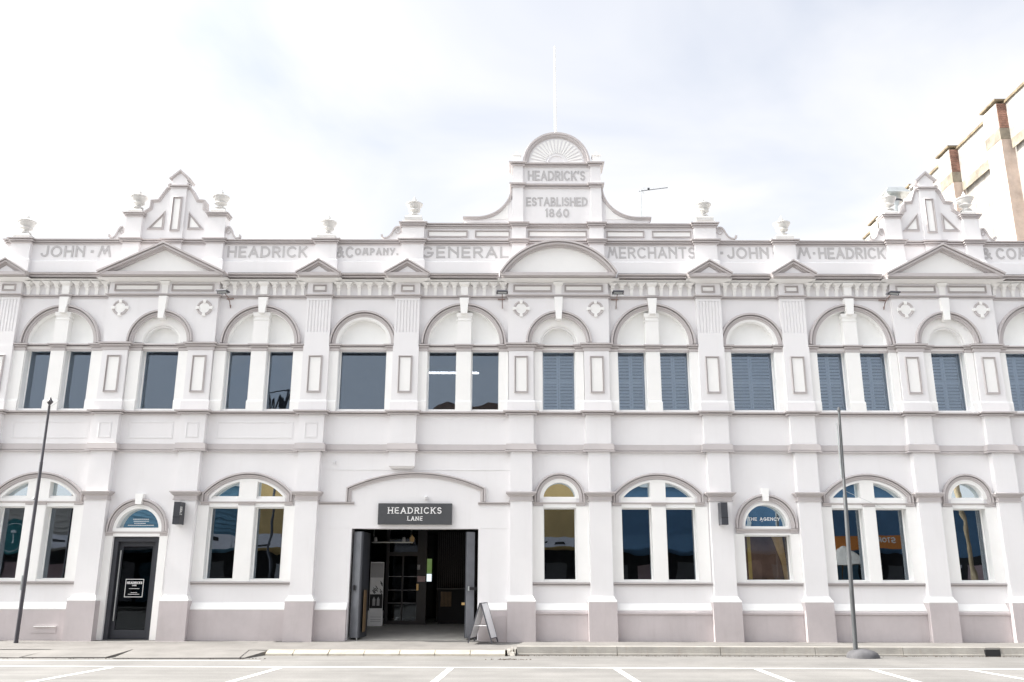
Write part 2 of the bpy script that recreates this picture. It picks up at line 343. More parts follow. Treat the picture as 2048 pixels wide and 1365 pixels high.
# ---------------------------------------------------------------- running mouldings
def path(breaks, x0=X0, x1=X1, base=0.0, ret=True):
    pts = [(x0,-0.5),(x0,base)] if ret else [(x0,base)]
    for a,b,p in sorted(breaks):
        if a > pts[-1][0]+1e-6: pts += [(a,base)]
        else: pts.pop()
        pts += [(a,p),(b,p),(b,base)]
    if pts[-1][0] >= x1-1e-6: pts.pop(); pts += [(x1,-0.5)]
    else: pts += [(x1,base),(x1,-0.5)] if ret else [(x1,base)]
    if not ret and pts[0][0] == pts[1][0]: pts.pop(0)
    return pts
def cl(a, b): return max(a, X0), min(b, X1)
gp = [i for i in PC if i != 4]
brk_g  = [(*cl(PC[i]-0.36,PC[i]+0.36),0.20) for i in PC]
MB().run(path(brk_g), [(-0.015,4.845),(0.065,4.845),(0.065,4.875),(0.03,4.877),(0.03,4.895),(0.048,4.90),(0.035,5.05),(-0.015,5.065)]).build('string_course', 'mauve', B)
MB().run(path(brk_g), mould(0.12, 5.835, 0.10)).build('sill_course', 'mauve', B)
# architrave under the frieze
brk_u = []
for i in PC:
    if i in (0,3,4,7,8,11): brk_u.append((*cl(PC[i]-HW,PC[i]+HW),0.14))
for k,(i,j) in FRONT.items(): brk_u.append((PC[i]-HW-0.02, PC[j]+HW+0.02, 0.14))
for k in 'ACEGIK': c = mid(UP[k]); brk_u.append((c-0.13,c+0.13,0.05))
MB().run(path(brk_u), mould(0.07, 9.115, 0.085)).build('architrave', 'mauve', B)
# bed moulding and main cornice
brk_c = []
for i in (0,3,4,7,8,11): brk_c.append((*cl(PC[i]-HW-0.03,PC[i]+HW+0.03),0.15))
for k,(i,j) in FRONT.items(): brk_c.append((PC[i]-HW-0.05, PC[j]+HW+0.05, 0.15))
MB().run(path(brk_c), [(-0.02,9.545),(0.05,9.545),(0.10,9.56),(0.20,9.585),(0.26,9.60),(-0.02,9.60)]).build('bed_moulding', 'white', B)
# the crown is left out where a pediment stands
MB().box(X0, X1, 0.03, 0.40, 9.605, 9.715).build('cornice_core', 'wall', B)
ends = [X0]
for a,b,_ in sorted(brk_c): ends += [a-0.235, b+0.235]
ends.append(X1)
segs = [(ends[i],ends[i+1]) for i in range(0,len(ends),2)]
for a,b in segs:
    if b-a > 0.25: MB().run([(a,0.0),(b,0.0)], crown(0.36, 9.60, 0.145)).build('cornice', 'mauve', B)

# ---------------------------------------------------------------- ground pilasters, pedestals and plinth
SH = 0.285
ground_z = 0.02
def gpil(i):
    c = PC[i]
    o = MB().wbox(c-SH, c+SH, 1.17, 4.842, 0.0, 0.20).build('pilaster', 'wall', B)
    MB().loft([(ground_z,c-0.36,c+0.36,-0.30,0.0),(1.045,c-0.36,c+0.36,-0.30,0.0)]).build('pedestal', 'plinth_mauve', o)
    MB().loft([(1.047,c-0.36,c+0.36,-0.30,0.0),(1.075,c-0.36,c+0.36,-0.30,0.0),(1.13,c-0.32,c+0.32,-0.25,0.0),(1.19,c-SH-0.012,c+SH+0.012,-0.215,0.0)]).build('pedestal_cap', 'white', o)
    a,b = c-SH, c+SH
    MB().run([(a,-0.1),(a,0.20),(b,0.20),(b,-0.1)], [(-0.015,3.565),(0.03,3.565),(0.03,3.59),(0.012,3.592),(0.012,3.675),(0.04,3.70),(0.06,3.705),(0.06,3.725),(0.085,3.73),(0.085,3.755),(0.11,3.76),(0.11,3.79),(-0.015,3.81)]).build('capital', 'mauve', o)
    MB().wbox(c-0.33, c+0.33, 5.067, 5.833, 0.0, 0.175).build('pilaster_block', 'wall', o)
    return o
for i in gp:
    if i == 11: continue
    gpil(i)
o = MB().wbox(PC[4]-0.345, PC[4]+0.345, 5.067, 5.833, 0.0, 0.175).build('pilaster_block', 'wall', B)
MB().loft([(4.40,PC[4]-0.28,PC[4]+0.28,-0.12,0.0),(4.46,PC[4]-0.345,PC[4]+0.345,-0.20,0.0),(4.842,PC[4]-0.345,PC[4]+0.345,-0.20,0.0)]).build('corbel', 'wall', B)
# plinth between the pedestals
def plinth(a, b, step=True):
    MB().wbox(a, b, ground_z, 0.835, 0.0, 0.13).build('plinth', 'plinth_mauve', B)
    if a > 0: MB().loft([(0.73,a,b,-0.135,-0.131),(0.755,a,b,-0.165,-0.131),(0.80,a,b,-0.165,-0.131),(0.834,a,b,-0.135,-0.131)]).build('plinth_roll', 'plinth_mauve', B)
    MB().loft([(0.837,a,b,-0.13,0.0),(0.86,a,b,-0.13,0.0),(1.01,a,b,-0.012,0.0)]).build('plinth_cap', 'white', B)
for i in (0,2,5,6,7,8,9,10):
    a = PC[i]+0.362; b = (PC[i+1]-0.362) if i < 10 else X1
    plinth(a, b)
plinth(PC[3]+0.362, EX0-0.01); plinth(EX1+0.02, PC[5]-0.362)
# lower mauve step beside the entrance
MB().wbox(-0.42, PC[5]-0.364, ground_z, 0.70, 0.132, 0.22).build('plinth_step', 'plinth_mauve', B)
# meter flap on the plinth at the left
f = MB().wbox(-12.05, -11.42, 0.27, 0.43, 0.132, 0.142).build('plinth_vent', 'plinth_mauve', B)
MB().wbox(-11.98, -11.42, 0.415, 0.435, 0.143, 0.175).build('vent_hood', 'white', f)

# ---------------------------------------------------------------- upper pilasters
def panel(c, z0, z1, hw, p, parent, w=0.05):
    fr = MB().sweep(rect(c-hw,c+hw,z0,z1), [(n,p+h) for n,h in framep(w,0.042)], closed=True).build('panel_frame', 'mauve', parent)
    MB().wbox(c-hw+w*0.9, c+hw-w*0.9, z0+w*0.9, z1-w*0.9, p-0.004, p+0.006).build('panel_infill', 'white', parent)
flut = (0,3,4,7,8,11)
for i,c in PC.items():
    if i == 11: continue
    a,b = c-HW, c+HW
    top = 9.113 if i in flut else 7.60
    if i in flut:
        o = MB().wbox(a-0.012, b+0.012, 6.235, 7.72, 0.0, 0.152).build('upper_pilaster', 'wall', B)
        MB().wbox(a, b, 7.722, 8.118, 0.0, 0.14).build('pilaster_neck', 'wall', o)
        n = 7; pts = [(a,0.0),(a,0.14)]; pitch = (2*HW-0.07)/n
        for q in range(n):
            x = a+0.035+pitch*(q+0.5); w = pitch*0.22
            pts += [(x-w,0.14),(x-w*0.7,0.122),(x,0.114),(x+w*0.7,0.122),(x+w,0.14)]
        pts += [(b,0.14),(b,0.0)]
        MB().prism_z([(x,-p) for x,p in pts], 8.12, 9.03).build('fluted_shaft', 'wall', o)
        MB().wbox(a, b, 9.032, 9.113, 0.0, 0.14).build('flute_head', 'wall', o)
        MB().wbox(a, b, 9.202, 9.543, 0.0, 0.145).build('frieze_block', 'wall', o)
        panel(c, 9.28, 9.475, 0.19, 0.145, o, 0.045)
    else:
        o = MB().wbox(a, b, 6.235, 7.60, 0.0, 0.145).build('upper_pilaster', 'wall', B)
    MB().loft([(5.93,a-0.035,b+0.035,-0.185,0.0),(6.18,a-0.035,b+0.035,-0.185,0.0),(6.233,a-0.012,b+0.012,-0.16,0.0)]).build('pilaster_base', 'wall', o)
    panel(c, 6.43, 7.455, 0.19, 0.152 if i in flut else 0.145, o)

# faint wall panels at the left between sill course and string course
for a,b in ((-13.35,-11.3),(-10.25,-9.05),(-7.9,-5.85)):
    MB().sweep(rect(a,b,5.20,5.66), [(n,h) for n,h in framep(0.05,0.012)], closed=True).build('wall_panel', 'wall', B)
for i in (1,2,3):
    c = PC[i]; MB().sweep(rect(c-0.17,c+0.17,5.20,5.62), [(n,0.175+h) for n,h in framep(0.045,0.012)], closed=True).build('wall_panel', 'wall', B)

# ---------------------------------------------------------------- breakfront bays (B, F, J)
for k,(i,j) in FRONT.items():
    a,b = PC[i]-HW-0.02, PC[j]+HW+0.02; c = mid(UP[k])
    outl_ = [(a,7.815),(c-0.74,7.815)]+rev(arc(c, ZIMP+0.02, 0.74, 0, 180, 32))+[(c+0.74,7.815),(b,7.815),(b,9.113),(a,9.113)]
    plate(outl_, [], -0.14, -0.001).build('bay_wall', 'wall', B)
    MB().wbox(a, b, 9.202, 9.543, 0.0, 0.145).build('frieze_block', 'wall', B)
    for x0,x1 in ((a+0.14,c-0.17),(c+0.17,b-0.14)):
        xm = (x0+x1)/2; panel(xm, 9.28, 9.49, (x1-x0)/2, 0.145, B, 0.05)
    MB().loft([(9.203,c-0.085,c+0.085,-0.175,-0.14),(9.45,c-0.085,c+0.085,-0.19,-0.14),(9.50,c-0.13,c+0.13,-0.25,-0.14),(9.543,c-0.14,c+0.14,-0.27,-0.14)]).build('frieze_key', 'white', B)
    for q in (i,j):     # roundels over the pilasters
        x = PC[q]; z = 8.80
        r = MB().sweep(arc(x,z,0.215,0,360,36)[:-1], [(0,0.139),(0,0.165),(0.03,0.172),(0.045,0.15),(0.07,0.15),(0.08,0.139)], closed=True).build('roundel', 'mauve', B, smooth=True)
        MB().prism(arc(x,z,0.145,0,360,32)[:-1], -0.155, -0.139).build('roundel_disc', 'white', r)
        for q4 in range(4):
            an = pi/2*q4; d = Vector((cos(an),sin(an))); n = Vector((-d.y,d.x))
            MB().prism([tuple(Vector((x,z))+d*0.135+n*0.032), tuple(Vector((x,z))+d*0.235+n*0.05), tuple(Vector((x,z))+d*0.235-n*0.05), tuple(Vector((x,z))+d*0.135-n*0.032)], -0.185, -0.139).build('roundel_key', 'white', r)

# ---------------------------------------------------------------- frieze brackets
def bracket_mesh():
    S_ = [(0,.042,.045),(.10,.042,.05),(.17,.044,.065),(.20,.047,.085),(.215,.056,.11),(.235,.056,.12),(.245,.046,.115),(.27,.05,.14),(.295,.066,.17),(.322,.10,.20),(.341,.118,.215)]
    return MB().loft([(z,-w,w,-d,0.0) for z,w,d in S_]).mesh('bracket', 'white')
BK = bracket_mesh()
def brackets(xs):
    for x in xs: o = obj('bracket', BK, B); o.location = (x, 0.0, 9.203)
for k,(i,j) in BAY.items():
    if k in FRONT: continue
    a = PC[i]+HW+0.02; b = min(PC[j]-HW-0.02, X1)
    if k in 'DH':
        n = 6; st = (b-a)/n; brackets([a+st*(q+0.5) for q in range(n)])
    else:
        c = mid(UP[k]); n = 4
        for lo,hi in ((a,c-0.15),(c+0.15,b)):
            st = (hi-lo)/n; brackets([lo+st*(q+0.5) for q in range(n)])
        MB().loft([(9.203,c-0.10,c+0.10,-0.13,0.0),(9.44,c-0.10,c+0.10,-0.14,0.0),(9.50,c-0.14,c+0.14,-0.21,0.0),(9.543,c-0.15,c+0.15,-0.23,0.0)]).build('frieze_key', 'white', B)

# ---------------------------------------------------------------- upper windows
def liner(o, z0, z1, p1=0.02, w=0.035):
    mb = MB()
    for a,b in o: mb.sweep(rect(a,b,z0,z1), [(0,-0.29),(0,p1),(w*0.4,p1),(w*0.4,-0.20),(w,-0.205),(w,-0.29)], closed=True)
    return mb
def shutter(a, b, z0, z1, y, parent, gap=0.0):
    m = (a+b)/2
    for x0,x1 in ((a+0.03,m-0.004),(m+0.004,b-0.03)):
        mb = MB(); st = 0.045; zm = z0+(z1-z0)*0.5
        mb.box(x0,x0+st,y,y+0.03,z0,z1); mb.box(x1-st,x1,y,y+0.03,z0,z1)
        for za,zb in ((z0,z0+0.07),(zm-0.035,zm+0.035),(z1-0.07,z1)): mb.box(x0+st,x1-st,y+0.002,y+0.028,za,zb)
        for za,zb in ((z0+0.07,zm-0.035),(zm+0.035,z1-0.07)):
            n = max(2,int((zb-za)/0.082)); p = (zb-za)/n
            for q in range(n):
                zc = za+p*(q+0.5)
                mb.add([(x0+st,y-0.012,zc-0.034),(x1-st,y-0.012,zc-0.034),(x1-st,y+0.04,zc+0.03),(x0+st,y+0.04,zc+0.03),
                        (x0+st,y-0.008,zc-0.040),(x1-st,y-0.008,zc-0.040),(x1-st,y+0.044,zc+0.024),(x0+st,y+0.044,zc+0.024)],
                       [[0,1,2,3],[7,6,5,4],[0,4,5,1],[1,5,6,2],[2,6,7,3],[3,7,4,0]])
        mb.build('shutter', 'shutter', parent)
for k,o in UP.items():
    i,j = BAY[k]; c,r = LUN[k]
    win = liner(o, ZU0, ZU1).build('window', 'white', B)
    for a,b in o: MB().box(a+0.012,b-0.012,0.23,0.24,ZU0+0.012,ZU1-0.012).build('pane', 'glass_upper', win)
    # antae beside the glass, pier between
    L = PC[i]+HW+0.012; R = min(PC[j]-HW-0.012, X1-0.05)
    jp = 0.065
    js = [(L,o[0][0]),(o[-1][1],R)]
    for x0,x1 in js:
        e = 0.0
        MB().wbox(x0, x1, 5.933, 7.60, 0.0, jp).build('jamb', 'white', win)
        MB().loft([(5.935,x0,x1,-jp-0.03,-jp),(6.20,x0,x1,-jp-0.03,-jp),(6.24,x0,x1,-jp-0.003,-jp)]).build('jamb_base', 'white', win)
    if len(o) == 2:
        MB().wbox(o[0][1], o[1][0], 5.933, 7.60, 0.0, jp).build('mullion', 'white', win)
        MB().loft([(5.935,o[0][1]-0.02,o[1][0]+0.02,-jp-0.03,-jp),(6.20,o[0][1]-0.02,o[1][0]+0.02,-jp-0.03,-jp),(6.24,o[0][1],o[1][0],-jp-0.003,-jp)]).build('mullion_base', 'white', win)
    for a,b in o: MB().wbox(a-0.005, b+0.005, 5.933, ZU0+0.005, 0.001, 0.03).build('sill', 'white', win)
    # impost moulding
    br = [(L,o[0][0],jp),(o[-1][1],R,jp)]
    if len(o) == 2: br.append((o[0][1],o[1][0],jp))
    br.sort()
    lp = [(br[0][0],jp),(br[0][1],jp)]
    for a,b,p in br[1:]: lp += [(lp[-1][0],0.0),(a,0.0),(a,p),(b,p)]
    MB().run(lp, [(-0.012,7.605),(0.014,7.605),(0.014,7.675),(-0.004,7.677),(-0.004,7.70),(0.045,7.703),(0.05,7.73),(0.02,7.733),(0.02,7.752),(0.08,7.756),(0.085,7.79),(-0.012,7.805)]).build('impost', 'mauve', win)
    MB().box(o[0][0]+0.003, o[-1][1]-0.003, -0.02, 0.24, ZU1+0.002, ZIMP-0.002).build('transom', 'white', win)
    # recessed lunette infill
    MB().prism(arc(c,ZIMP,r-0.002,0,180,32), 0.15, 0.21).build('lunette', 'infill', win)
    MB().sweep(arc(c,ZIMP,r,0,180,32), [(0,0.012),(0,-0.155),(0.025,-0.155),(0.025,0.012)]).build('lunette_frame', 'white', win, smooth=True)
    # arch moulding
    if k in FRONT:
        MB().sweep(arc(c,ZIMP+0.01,0.745,0,180,32), [(0.0,0.005),(0.0,0.05),(0.22,0.05),(0.235,0.035),(0.26,0.03),(0.26,0.005)]).build('arch_ring', 'white', win, smooth=True)
        MB().sweep(rev(arc(c,ZIMP+0.005,0.735,0,180,32)), archi(0.17,0.10,0.235)).build('arch_moulding', 'mauve', win, smooth=True)
        MB().loft([(8.47,c-0.075,c+0.075,-0.29,-0.03),(9.113,c-0.115,c+0.115,-0.26,-0.03)]).build('keystone', 'white', win)
        # upper impost return over the pilasters
    elif len(o) == 2:
        MB().sweep(rev(arc(c,ZIMP-0.01,r+0.002,0,180,40)), archi(0.18,-0.01,0.12)).build('arch_moulding', 'mauve', win, smooth=True)
        MB().loft([(8.66,c-0.085,c+0.085,-0.18,0.02),(9.113,c-0.13,c+0.13,-0.155,0.0)]).build('keystone', 'white', win)
        w = (o[1][0]-o[0][1])/2; m = (o[1][0]+o[0][1])/2
        ps = MB().wbox(m-w, m+w, 7.806, 8.46, -0.149, 0.045); ps.build('lunette_pier', 'white', win)
        MB().loft([(8.462,m-w-0.01,m+w+0.01,-0.045,0.18),(8.50,m-w-0.03,m+w+0.03,-0.06,0.18),(8.525,m-w+0.01,m+w-0.01,-0.035,0.18),(8.57,m-w+0.01,m+w-0.01,-0.035,0.18),(8.60,m-w-0.02,m+w+0.02,-0.06,0.18),(8.70,m-w-0.03,m+w+0.03,-0.065,0.15)]).build('pier_capital', 'white', win)
    else:
        R1 = r+0.06
        MB().sweep(rev(arc(c,ZIMP-0.01,R1,0,180,36)), archi(0.18,-0.01,0.12)).build('arch_moulding', 'mauve', win, smooth=True)
        MB().sweep(rev(arc(c,ZIMP-0.01,r+0.001,0,180,36)), [(0,0.0),(0,0.03),(0.062,0.03),(0.062,0.0)]).build('arch_trim', 'white', win, smooth=True)
    if k in 'FGHIJK':
        for a,b in o: shutter(a, b, ZU0+0.01, ZU1-0.01, 0.34, win)
# high imposts across the pilasters of the breakfront bays
for k,(i,j) in FRONT.items():
    for q in (i,j):
        a,b = PC[q]-HW-0.02, PC[q]+HW+0.02
        MB().run([(a,0.03),(a,0.145),(b,0.145),(b,0.03)], [(-0.03,7.602),(0.014,7.602),(0.014,7.685),(0.0,7.687),(0.0,7.71),(0.05,7.713),(0.055,7.745),(0.025,7.748),(0.025,7.768),(0.09,7.772),(0.095,7.812),(-0.03,7.8135)]).build('pilaster_impost', 'mauve', B)

# ---------------------------------------------------------------- ground floor windows
def lower(k, o):
    i,j = BAY[k]; c = mid(o); zt = 2.73 if k == 'H' else 3.42; f = LOZ[k]
    win = liner(o, 1.56, zt, 0.035, 0.04).build('window', 'white', B)
    for a,b in o: MB().box(a+0.012,b-0.012,0.23,0.24,1.572,zt-0.012).build('pane', 'glass_clear' if k == 'H' else 'glass_lower', win)
    L,R = PC[i]+SH+0.003, PC[j]-SH-0.003
    e = 0.30 if len(o) == 2 else 0.34
    for x0,x1 in ((max(L,o[0][0]-e),o[0][0]),(o[-1][1],min(R,o[-1][1]+e))):
        MB().wbox(x0, x1, 1.525, zt+0.02, 0.0, 0.03).build('jamb', 'white', win)
    if len(o) == 2: MB().wbox(o[0][1], o[1][0], 1.525, zt+0.02, 0.0, 0.045).build('mullion', 'white', win)
    for a,b in o: MB().wbox(a, b, 1.525, 1.563, 0.0, 0.028).build('sill', 'white', win)
    MB().run([(L,0.0),(R,0.0)], mould(0.075, 1.44, 0.082)).build('sill_moulding', 'mauve', win)
    # impost band
    if k == 'H':
        z = 2.765; w = 0.80
        lp = [(c-w,0.03),(c-0.62,0.03),(c-0.62,0.0),(c+0.62,0.0),(c+0.62,0.03),(c+w,0.03)]
        MB().run(lp, [(-0.01,z),(0.012,z),(0.012,z+0.055),(0.04,z+0.075),(0.05,z+0.11),(-0.01,z+0.115)]).build('impost', 'mauve', win)
        MB().box(c-0.59, c+0.59, -0.004, 0.24, 2.733, 2.938).build('transom', 'white', win)
        MB().prism(arc(c,2.95,0.56,0,180,28), 0.185, 0.195).build('fanlight', 'glass_fan', win)
        MB().sweep(arc(c,2.94,0.60,0,180,28), [(0,0.02),(0,-0.21),(0.05,-0.21),(0.05,0.02)]).build('fanlight_frame', 'white', win, smooth=True)
        MB().sweep([(c-0.635,2.885)]+rev(arc(c,2.96,0.635,0,180,30))+[(c+0.635,2.885)], archi(0.175,0.0,0.10)).build('arch_moulding', 'mauve', win, smooth=True)
        MB().loft([(3.58,c-0.07,c+0.07,-0.15,0.02),(3.91,c-0.10,c+0.10,-0.13,0.0)]).build('keystone', 'white', win)
        return win
    z = 3.45; hw = 1.20 if len(o) == 2 else 0.665
    inn = half(o)
    lp = [(c-hw,0.03),(c-inn,0.03),(c-inn,0.0)]
    if len(o) == 2: lp += [(o[0][1],0.0),(o[0][1],0.045),(o[1][0],0.045),(o[1][0],0.0)]
    lp += [(c+inn,0.0),(c+inn,0.03),(c+hw,0.03)]
    MB().run(lp, [(-0.01,z),(0.012,z),(0.012,z+0.045),(0.03,z+0.06),(0.05,z+0.075),(0.05,z+0.092),(-0.01,z+0.095)]).build('impost', 'mauve', win)
    MB().box(o[0][0]+0.003, o[-1][1]-0.003, -0.014, 0.24, 3.423, 3.618).build('transom', 'white', win)
    if len(o) == 2:
        inner = [(c+inn,3.62)]+seg_arc(c,3.68,inn,0.46)+[(c-inn,3.62)]
        MB().sweep(inner, [(0,0.02),(0,-0.21),(0.055,-0.21),(0.055,0.02)]).build('fanlight_frame', 'white', win)
        for side in (-1,1):
            xm = o[0][1] if side < 0 else o[1][0]
            g = [(x,z_) for x,z_ in inner if (x < xm if side < 0 else x > xm)]
            R_ = (inn*inn+0.46*0.46)/0.92; zc = 3.68+0.46-R_; zt_ = zc+sqrt(R_*R_-(xm-c)**2)
            pts = ([(xm,zt_)]+g+[(xm,3.62)]) if side < 0 else (g+[(xm,zt_),(xm,3.62)])
            MB().prism([(x,z_-0.004) for x,z_ in pts], 0.185, 0.195).build('fanlight', 'glass_fan', win)
        MB().wbox(o[0][1]-0.03, o[1][0]+0.03, 3.546, 4.125, -0.24, 0.012).build('fanlight_mullion', 'white', win)
        MB().sweep([(c-inn,3.655),(c+inn,3.655)], [(-0.035,-0.2),(0.03,-0.2),(0.03,-0.05),(-0.035,-0.05)]).build('fanlight_rail', 'white', win)
        pa = [(c-1.03,3.548),(c-1.03,3.70)]+rev(seg_arc(c,3.70,1.03,0.455))[1:-1]+[(c+1.03,3.70),(c+1.03,3.548)]
        MB().sweep(pa, archi(0.155,0.0,0.10)).build('arch_moulding', 'mauve', win)
    else:
        MB().prism(arc(c,3.645,0.44,0,180,28), 0.185, 0.195).build('fanlight', 'glass_fan', win)
        MB().sweep(arc(c,3.64,0.47,0,180,28), [(0,0.02),(0,-0.21),(0.05,-0.21),(0.05,0.02)]).build('fanlight_frame', 'white', win, smooth=True)
        MB().sweep([(c-0.45,3.66),(c+0.45,3.66)], [(-0.03,-0.2),(0.03,-0.2),(0.03,-0.05),(-0.03,-0.05)]).build('fanlight_rail', 'white', win)
        MB().sweep([(c-0.515,3.548)]+rev(arc(c,3.64,0.515,0,180,30))+[(c+0.515,3.548)], archi(0.155,0.0,0.10)).build('arch_moulding', 'mauve', win, smooth=True)
        MB().sweep(rev(arc(c,3.64,0.471,0,180,28)), [(0,0.0),(0,0.028),(0.043,0.028),(0.043,0.0)]).build('arch_trim', 'white', win, smooth=True)
    return win
for k,o in LO.items():
    wn_ = lower(k, o)
    if k == 'H': WIN_H = wn_

# ---------------------------------------------------------------- glazed side door (bay B)
c = DC
dr = MB().sweep([(c-0.60,0.09),(c-0.60,2.63),(c+0.60,2.63),(c+0.60,0.09)], [(0,-0.30),(0,-0.06),(-0.115,-0.06),(-0.115,-0.30)]).build('door', 'charcoal', B, label='charcoal framed glass side door with white lettering panel')
lf = MB()
lf.box(c-0.48,c+0.48,0.17,0.22,0.12,0.33); lf.box(c-0.48,c+0.48,0.17,0.22,2.40,2.51); lf.box(c-0.48,c-0.385,0.17,0.22,0.332,2.398); lf.box(c+0.385,c+0.48,0.17,0.22,0.332,2.398)
lf.build('door_leaf', 'charcoal', dr)
MB().box(c-0.384,c+0.384,0.19,0.20,0.334,2.396).build('pane', 'glass_door', dr)
MB().tube([(c-0.41,0.11,0.55),(c-0.41,0.11,2.3)], 0.016).build('pull_handle', 'galv', dr, smooth=True)
MB().box(c-0.6,c+0.6,-0.02,0.4,0.06,0.088).build('threshold', 'concrete', dr)
MB().sweep([(c-0.603,0.02),(c-0.603,2.645),(c+0.603,2.645),(c+0.603,0.02)], [(0,-0.1),(0,0.03),(0.20,0.03),(0.20,0.0),(0.01,0.0),(0.01,-0.1)]).build('door_surround', 'white', B)
MB().box(c-0.598,c+0.598,-0.004,0.24,2.647,2.808).build('door_transom', 'white', B)
MB().run([(c-0.80,0.031),(c-0.62,0.031),(c-0.62,0.0),(c+0.62,0.0),(c+0.62,0.031),(c+0.80,0.031)], [(-0.005,2.66),(0.012,2.66),(0.012,2.71),(0.04,2.725),(0.05,2.765),(-0.005,2.77)]).build('door_impost', 'mauve', B)
MB().prism(arc(c,2.83,0.555,0,180,28), 0.185, 0.195).build('fanlight', 'glass_fan', dr)
MB().sweep(arc(c,2.81,0.60,0,180,28), [(0,0.02),(0,-0.21),(0.05,-0.21),(0.05,0.02)]).build('fanlight_frame', 'white', dr, smooth=True)
MB().sweep([(c-0.59,2.84),(c+0.59,2.84)], [(-0.03,-0.2),(0.03,-0.2),(0.03,-0.05),(-0.03,-0.05)]).build('fanlight_rail', 'white', dr)
MB().sweep([(c-0.635,2.772)]+rev(arc(c,2.83,0.635,0,180,30))+[(c+0.635,2.772)], archi(0.16,0.0,0.10)).build('door_arch_moulding', 'mauve', B, smooth=True)
MB().sweep(rev(arc(c,2.81,0.601,0,180,28)), [(0,0.0),(0,0.028),(0.033,0.028),(0.033,0.0)]).build('arch_trim', 'white', B, smooth=True)
MB().loft([(3.46,c-0.075,c+0.075,-0.15,0.02),(3.73,c-0.105,c+0.105,-0.13,0.0)]).build('keystone', 'white', B)

# ---------------------------------------------------------------- entrance wall details
e0,e1 = PC[3]+SH+0.002, PC[5]-SH-0.002
ec = (EX0+EX1)/2
MB().run([(e0,0.0),(-4.12,0.0)], mould(0.06,3.47,0.075)).build('entrance_ledge', 'mauve', B)
MB().run([(-0.88,0.0),(e1,0.0)], mould(0.06,3.47,0.075)).build('entrance_ledge', 'mauve', B)
pa = [(-4.20,3.548),(-4.20,3.83)]+rev(seg_arc((-4.20-0.82)/2,3.83,1.69,0.36))[1:-1]+[(-0.82,3.83),(-0.82,3.548)]
MB().sweep(pa, archi(0.135,0.0,0.09)).build('eyebrow_arch', 'mauve', B)
MB().wbox(e0, e1, 4.375, 4.392, 0.0, 0.012).build('joint_strip', 'wall', B)
MB().wbox(e0, EX0-0.03, 2.875, 2.885, 0.0, 0.006).build('joint_strip', 'wall', B)
MB().wbox(EX1+0.03, e1, 2.875, 2.885, 0.0, 0.006).build('joint_strip', 'wall', B)
MB().sweep([(EX0+0.0,0.05),(EX0+0.0,EZ1),(EX1,EZ1),(EX1,0.05)], [(0,-0.40),(0,0.004),(-0.012,0.004),(-0.012,-0.40)]).build('entrance_reveal', 'wall', B)

# ---------------------------------------------------------------- pediments
def small_pediment(c):
    hw = 0.60; z0 = 9.745; p0 = 0.50
    o = MB().loft([(9.603,c-0.50,c+0.50,-0.36,0.02),(9.64,c-0.56,c+0.56,-0.44,0.02),(9.645,c-0.58,c+0.58,-p0,0.02),(9.735,c-0.58,c+0.58,-p0,0.02)]).build('pediment', 'mauve', B)
    rise = 0.37
    MB().prism([(c-hw+0.03,9.737),(c+hw-0.03,9.737),(c,9.737+rise-0.02)], -0.40, -0.055).build('tympanum', 'mauve', o)
    k = [(0,0.06),(0,p0+0.05),(-0.035,p0+0.05),(-0.036,p0-0.01),(-0.058,p0-0.01),(-0.06,p0+0.02),(-0.095,p0+0.015),(-0.096,0.43),(-0.135,0.425),(-0.14,0.06)]
    MB().sweep([(c-hw-0.03,9.738),(c,9.738+rise+0.02),(c+hw+0.03,9.738)], k).build('raking_cornice', 'mauve', o)
    MB().prism([(c-0.27,9.745),(c+0.27,9.745),(c,9.93)], -0.425, -0.401).build('tympanum_panel', 'wall', o)
for i in flut:
    if i == 11: continue
    small_pediment(PC[i])
def big_pediment(k, seg=False):
    i,j = FRONT[k]; c = (PC[i]+PC[j])/2; hw = (PC[j]-PC[i])/2+0.565; z0 = 9.735; p0 = 0.52
    o = MB().loft([(9.603,c-hw+0.12,c+hw-0.12,-0.36,0.02),(9.64,c-hw+0.06,c+hw-0.06,-0.44,0.02),(9.645,c-hw+0.02,c+hw-0.02,-p0,0.02),(9.735,c-hw+0.02,c+hw-0.02,-p0,0.02)]).build('pediment', 'mauve', B)
    kk = [(0,0.06),(0,p0+0.06),(-0.045,p0+0.06),(-0.046,p0-0.01),(-0.070,p0-0.01),(-0.072,p0+0.025),(-0.115,p0+0.02),(-0.117,p0-0.07),(-0.165,p0-0.08),(-0.17,0.06)]
    if seg:
        pth = rev(seg_arc(c,9.74,hw+0.02,0.93,36)); tym = rev(seg_arc(c,9.737,hw-0.1,0.83,36))
    else:
        pth = [(c-hw-0.03,9.74),(c,10.60),(c+hw+0.03,9.74)]; tym = [(c-hw+0.12,9.737),(c,10.50),(c+hw-0.12,9.737)]
    MB().prism(rev(tym), -0.36, -0.055).build('tympanum', 'white', o)
    MB().sweep(pth, kk).build('raking_cornice', 'mauve', o)
    return o
big_pediment('B'); big_pediment('F', True); big_pediment('J')

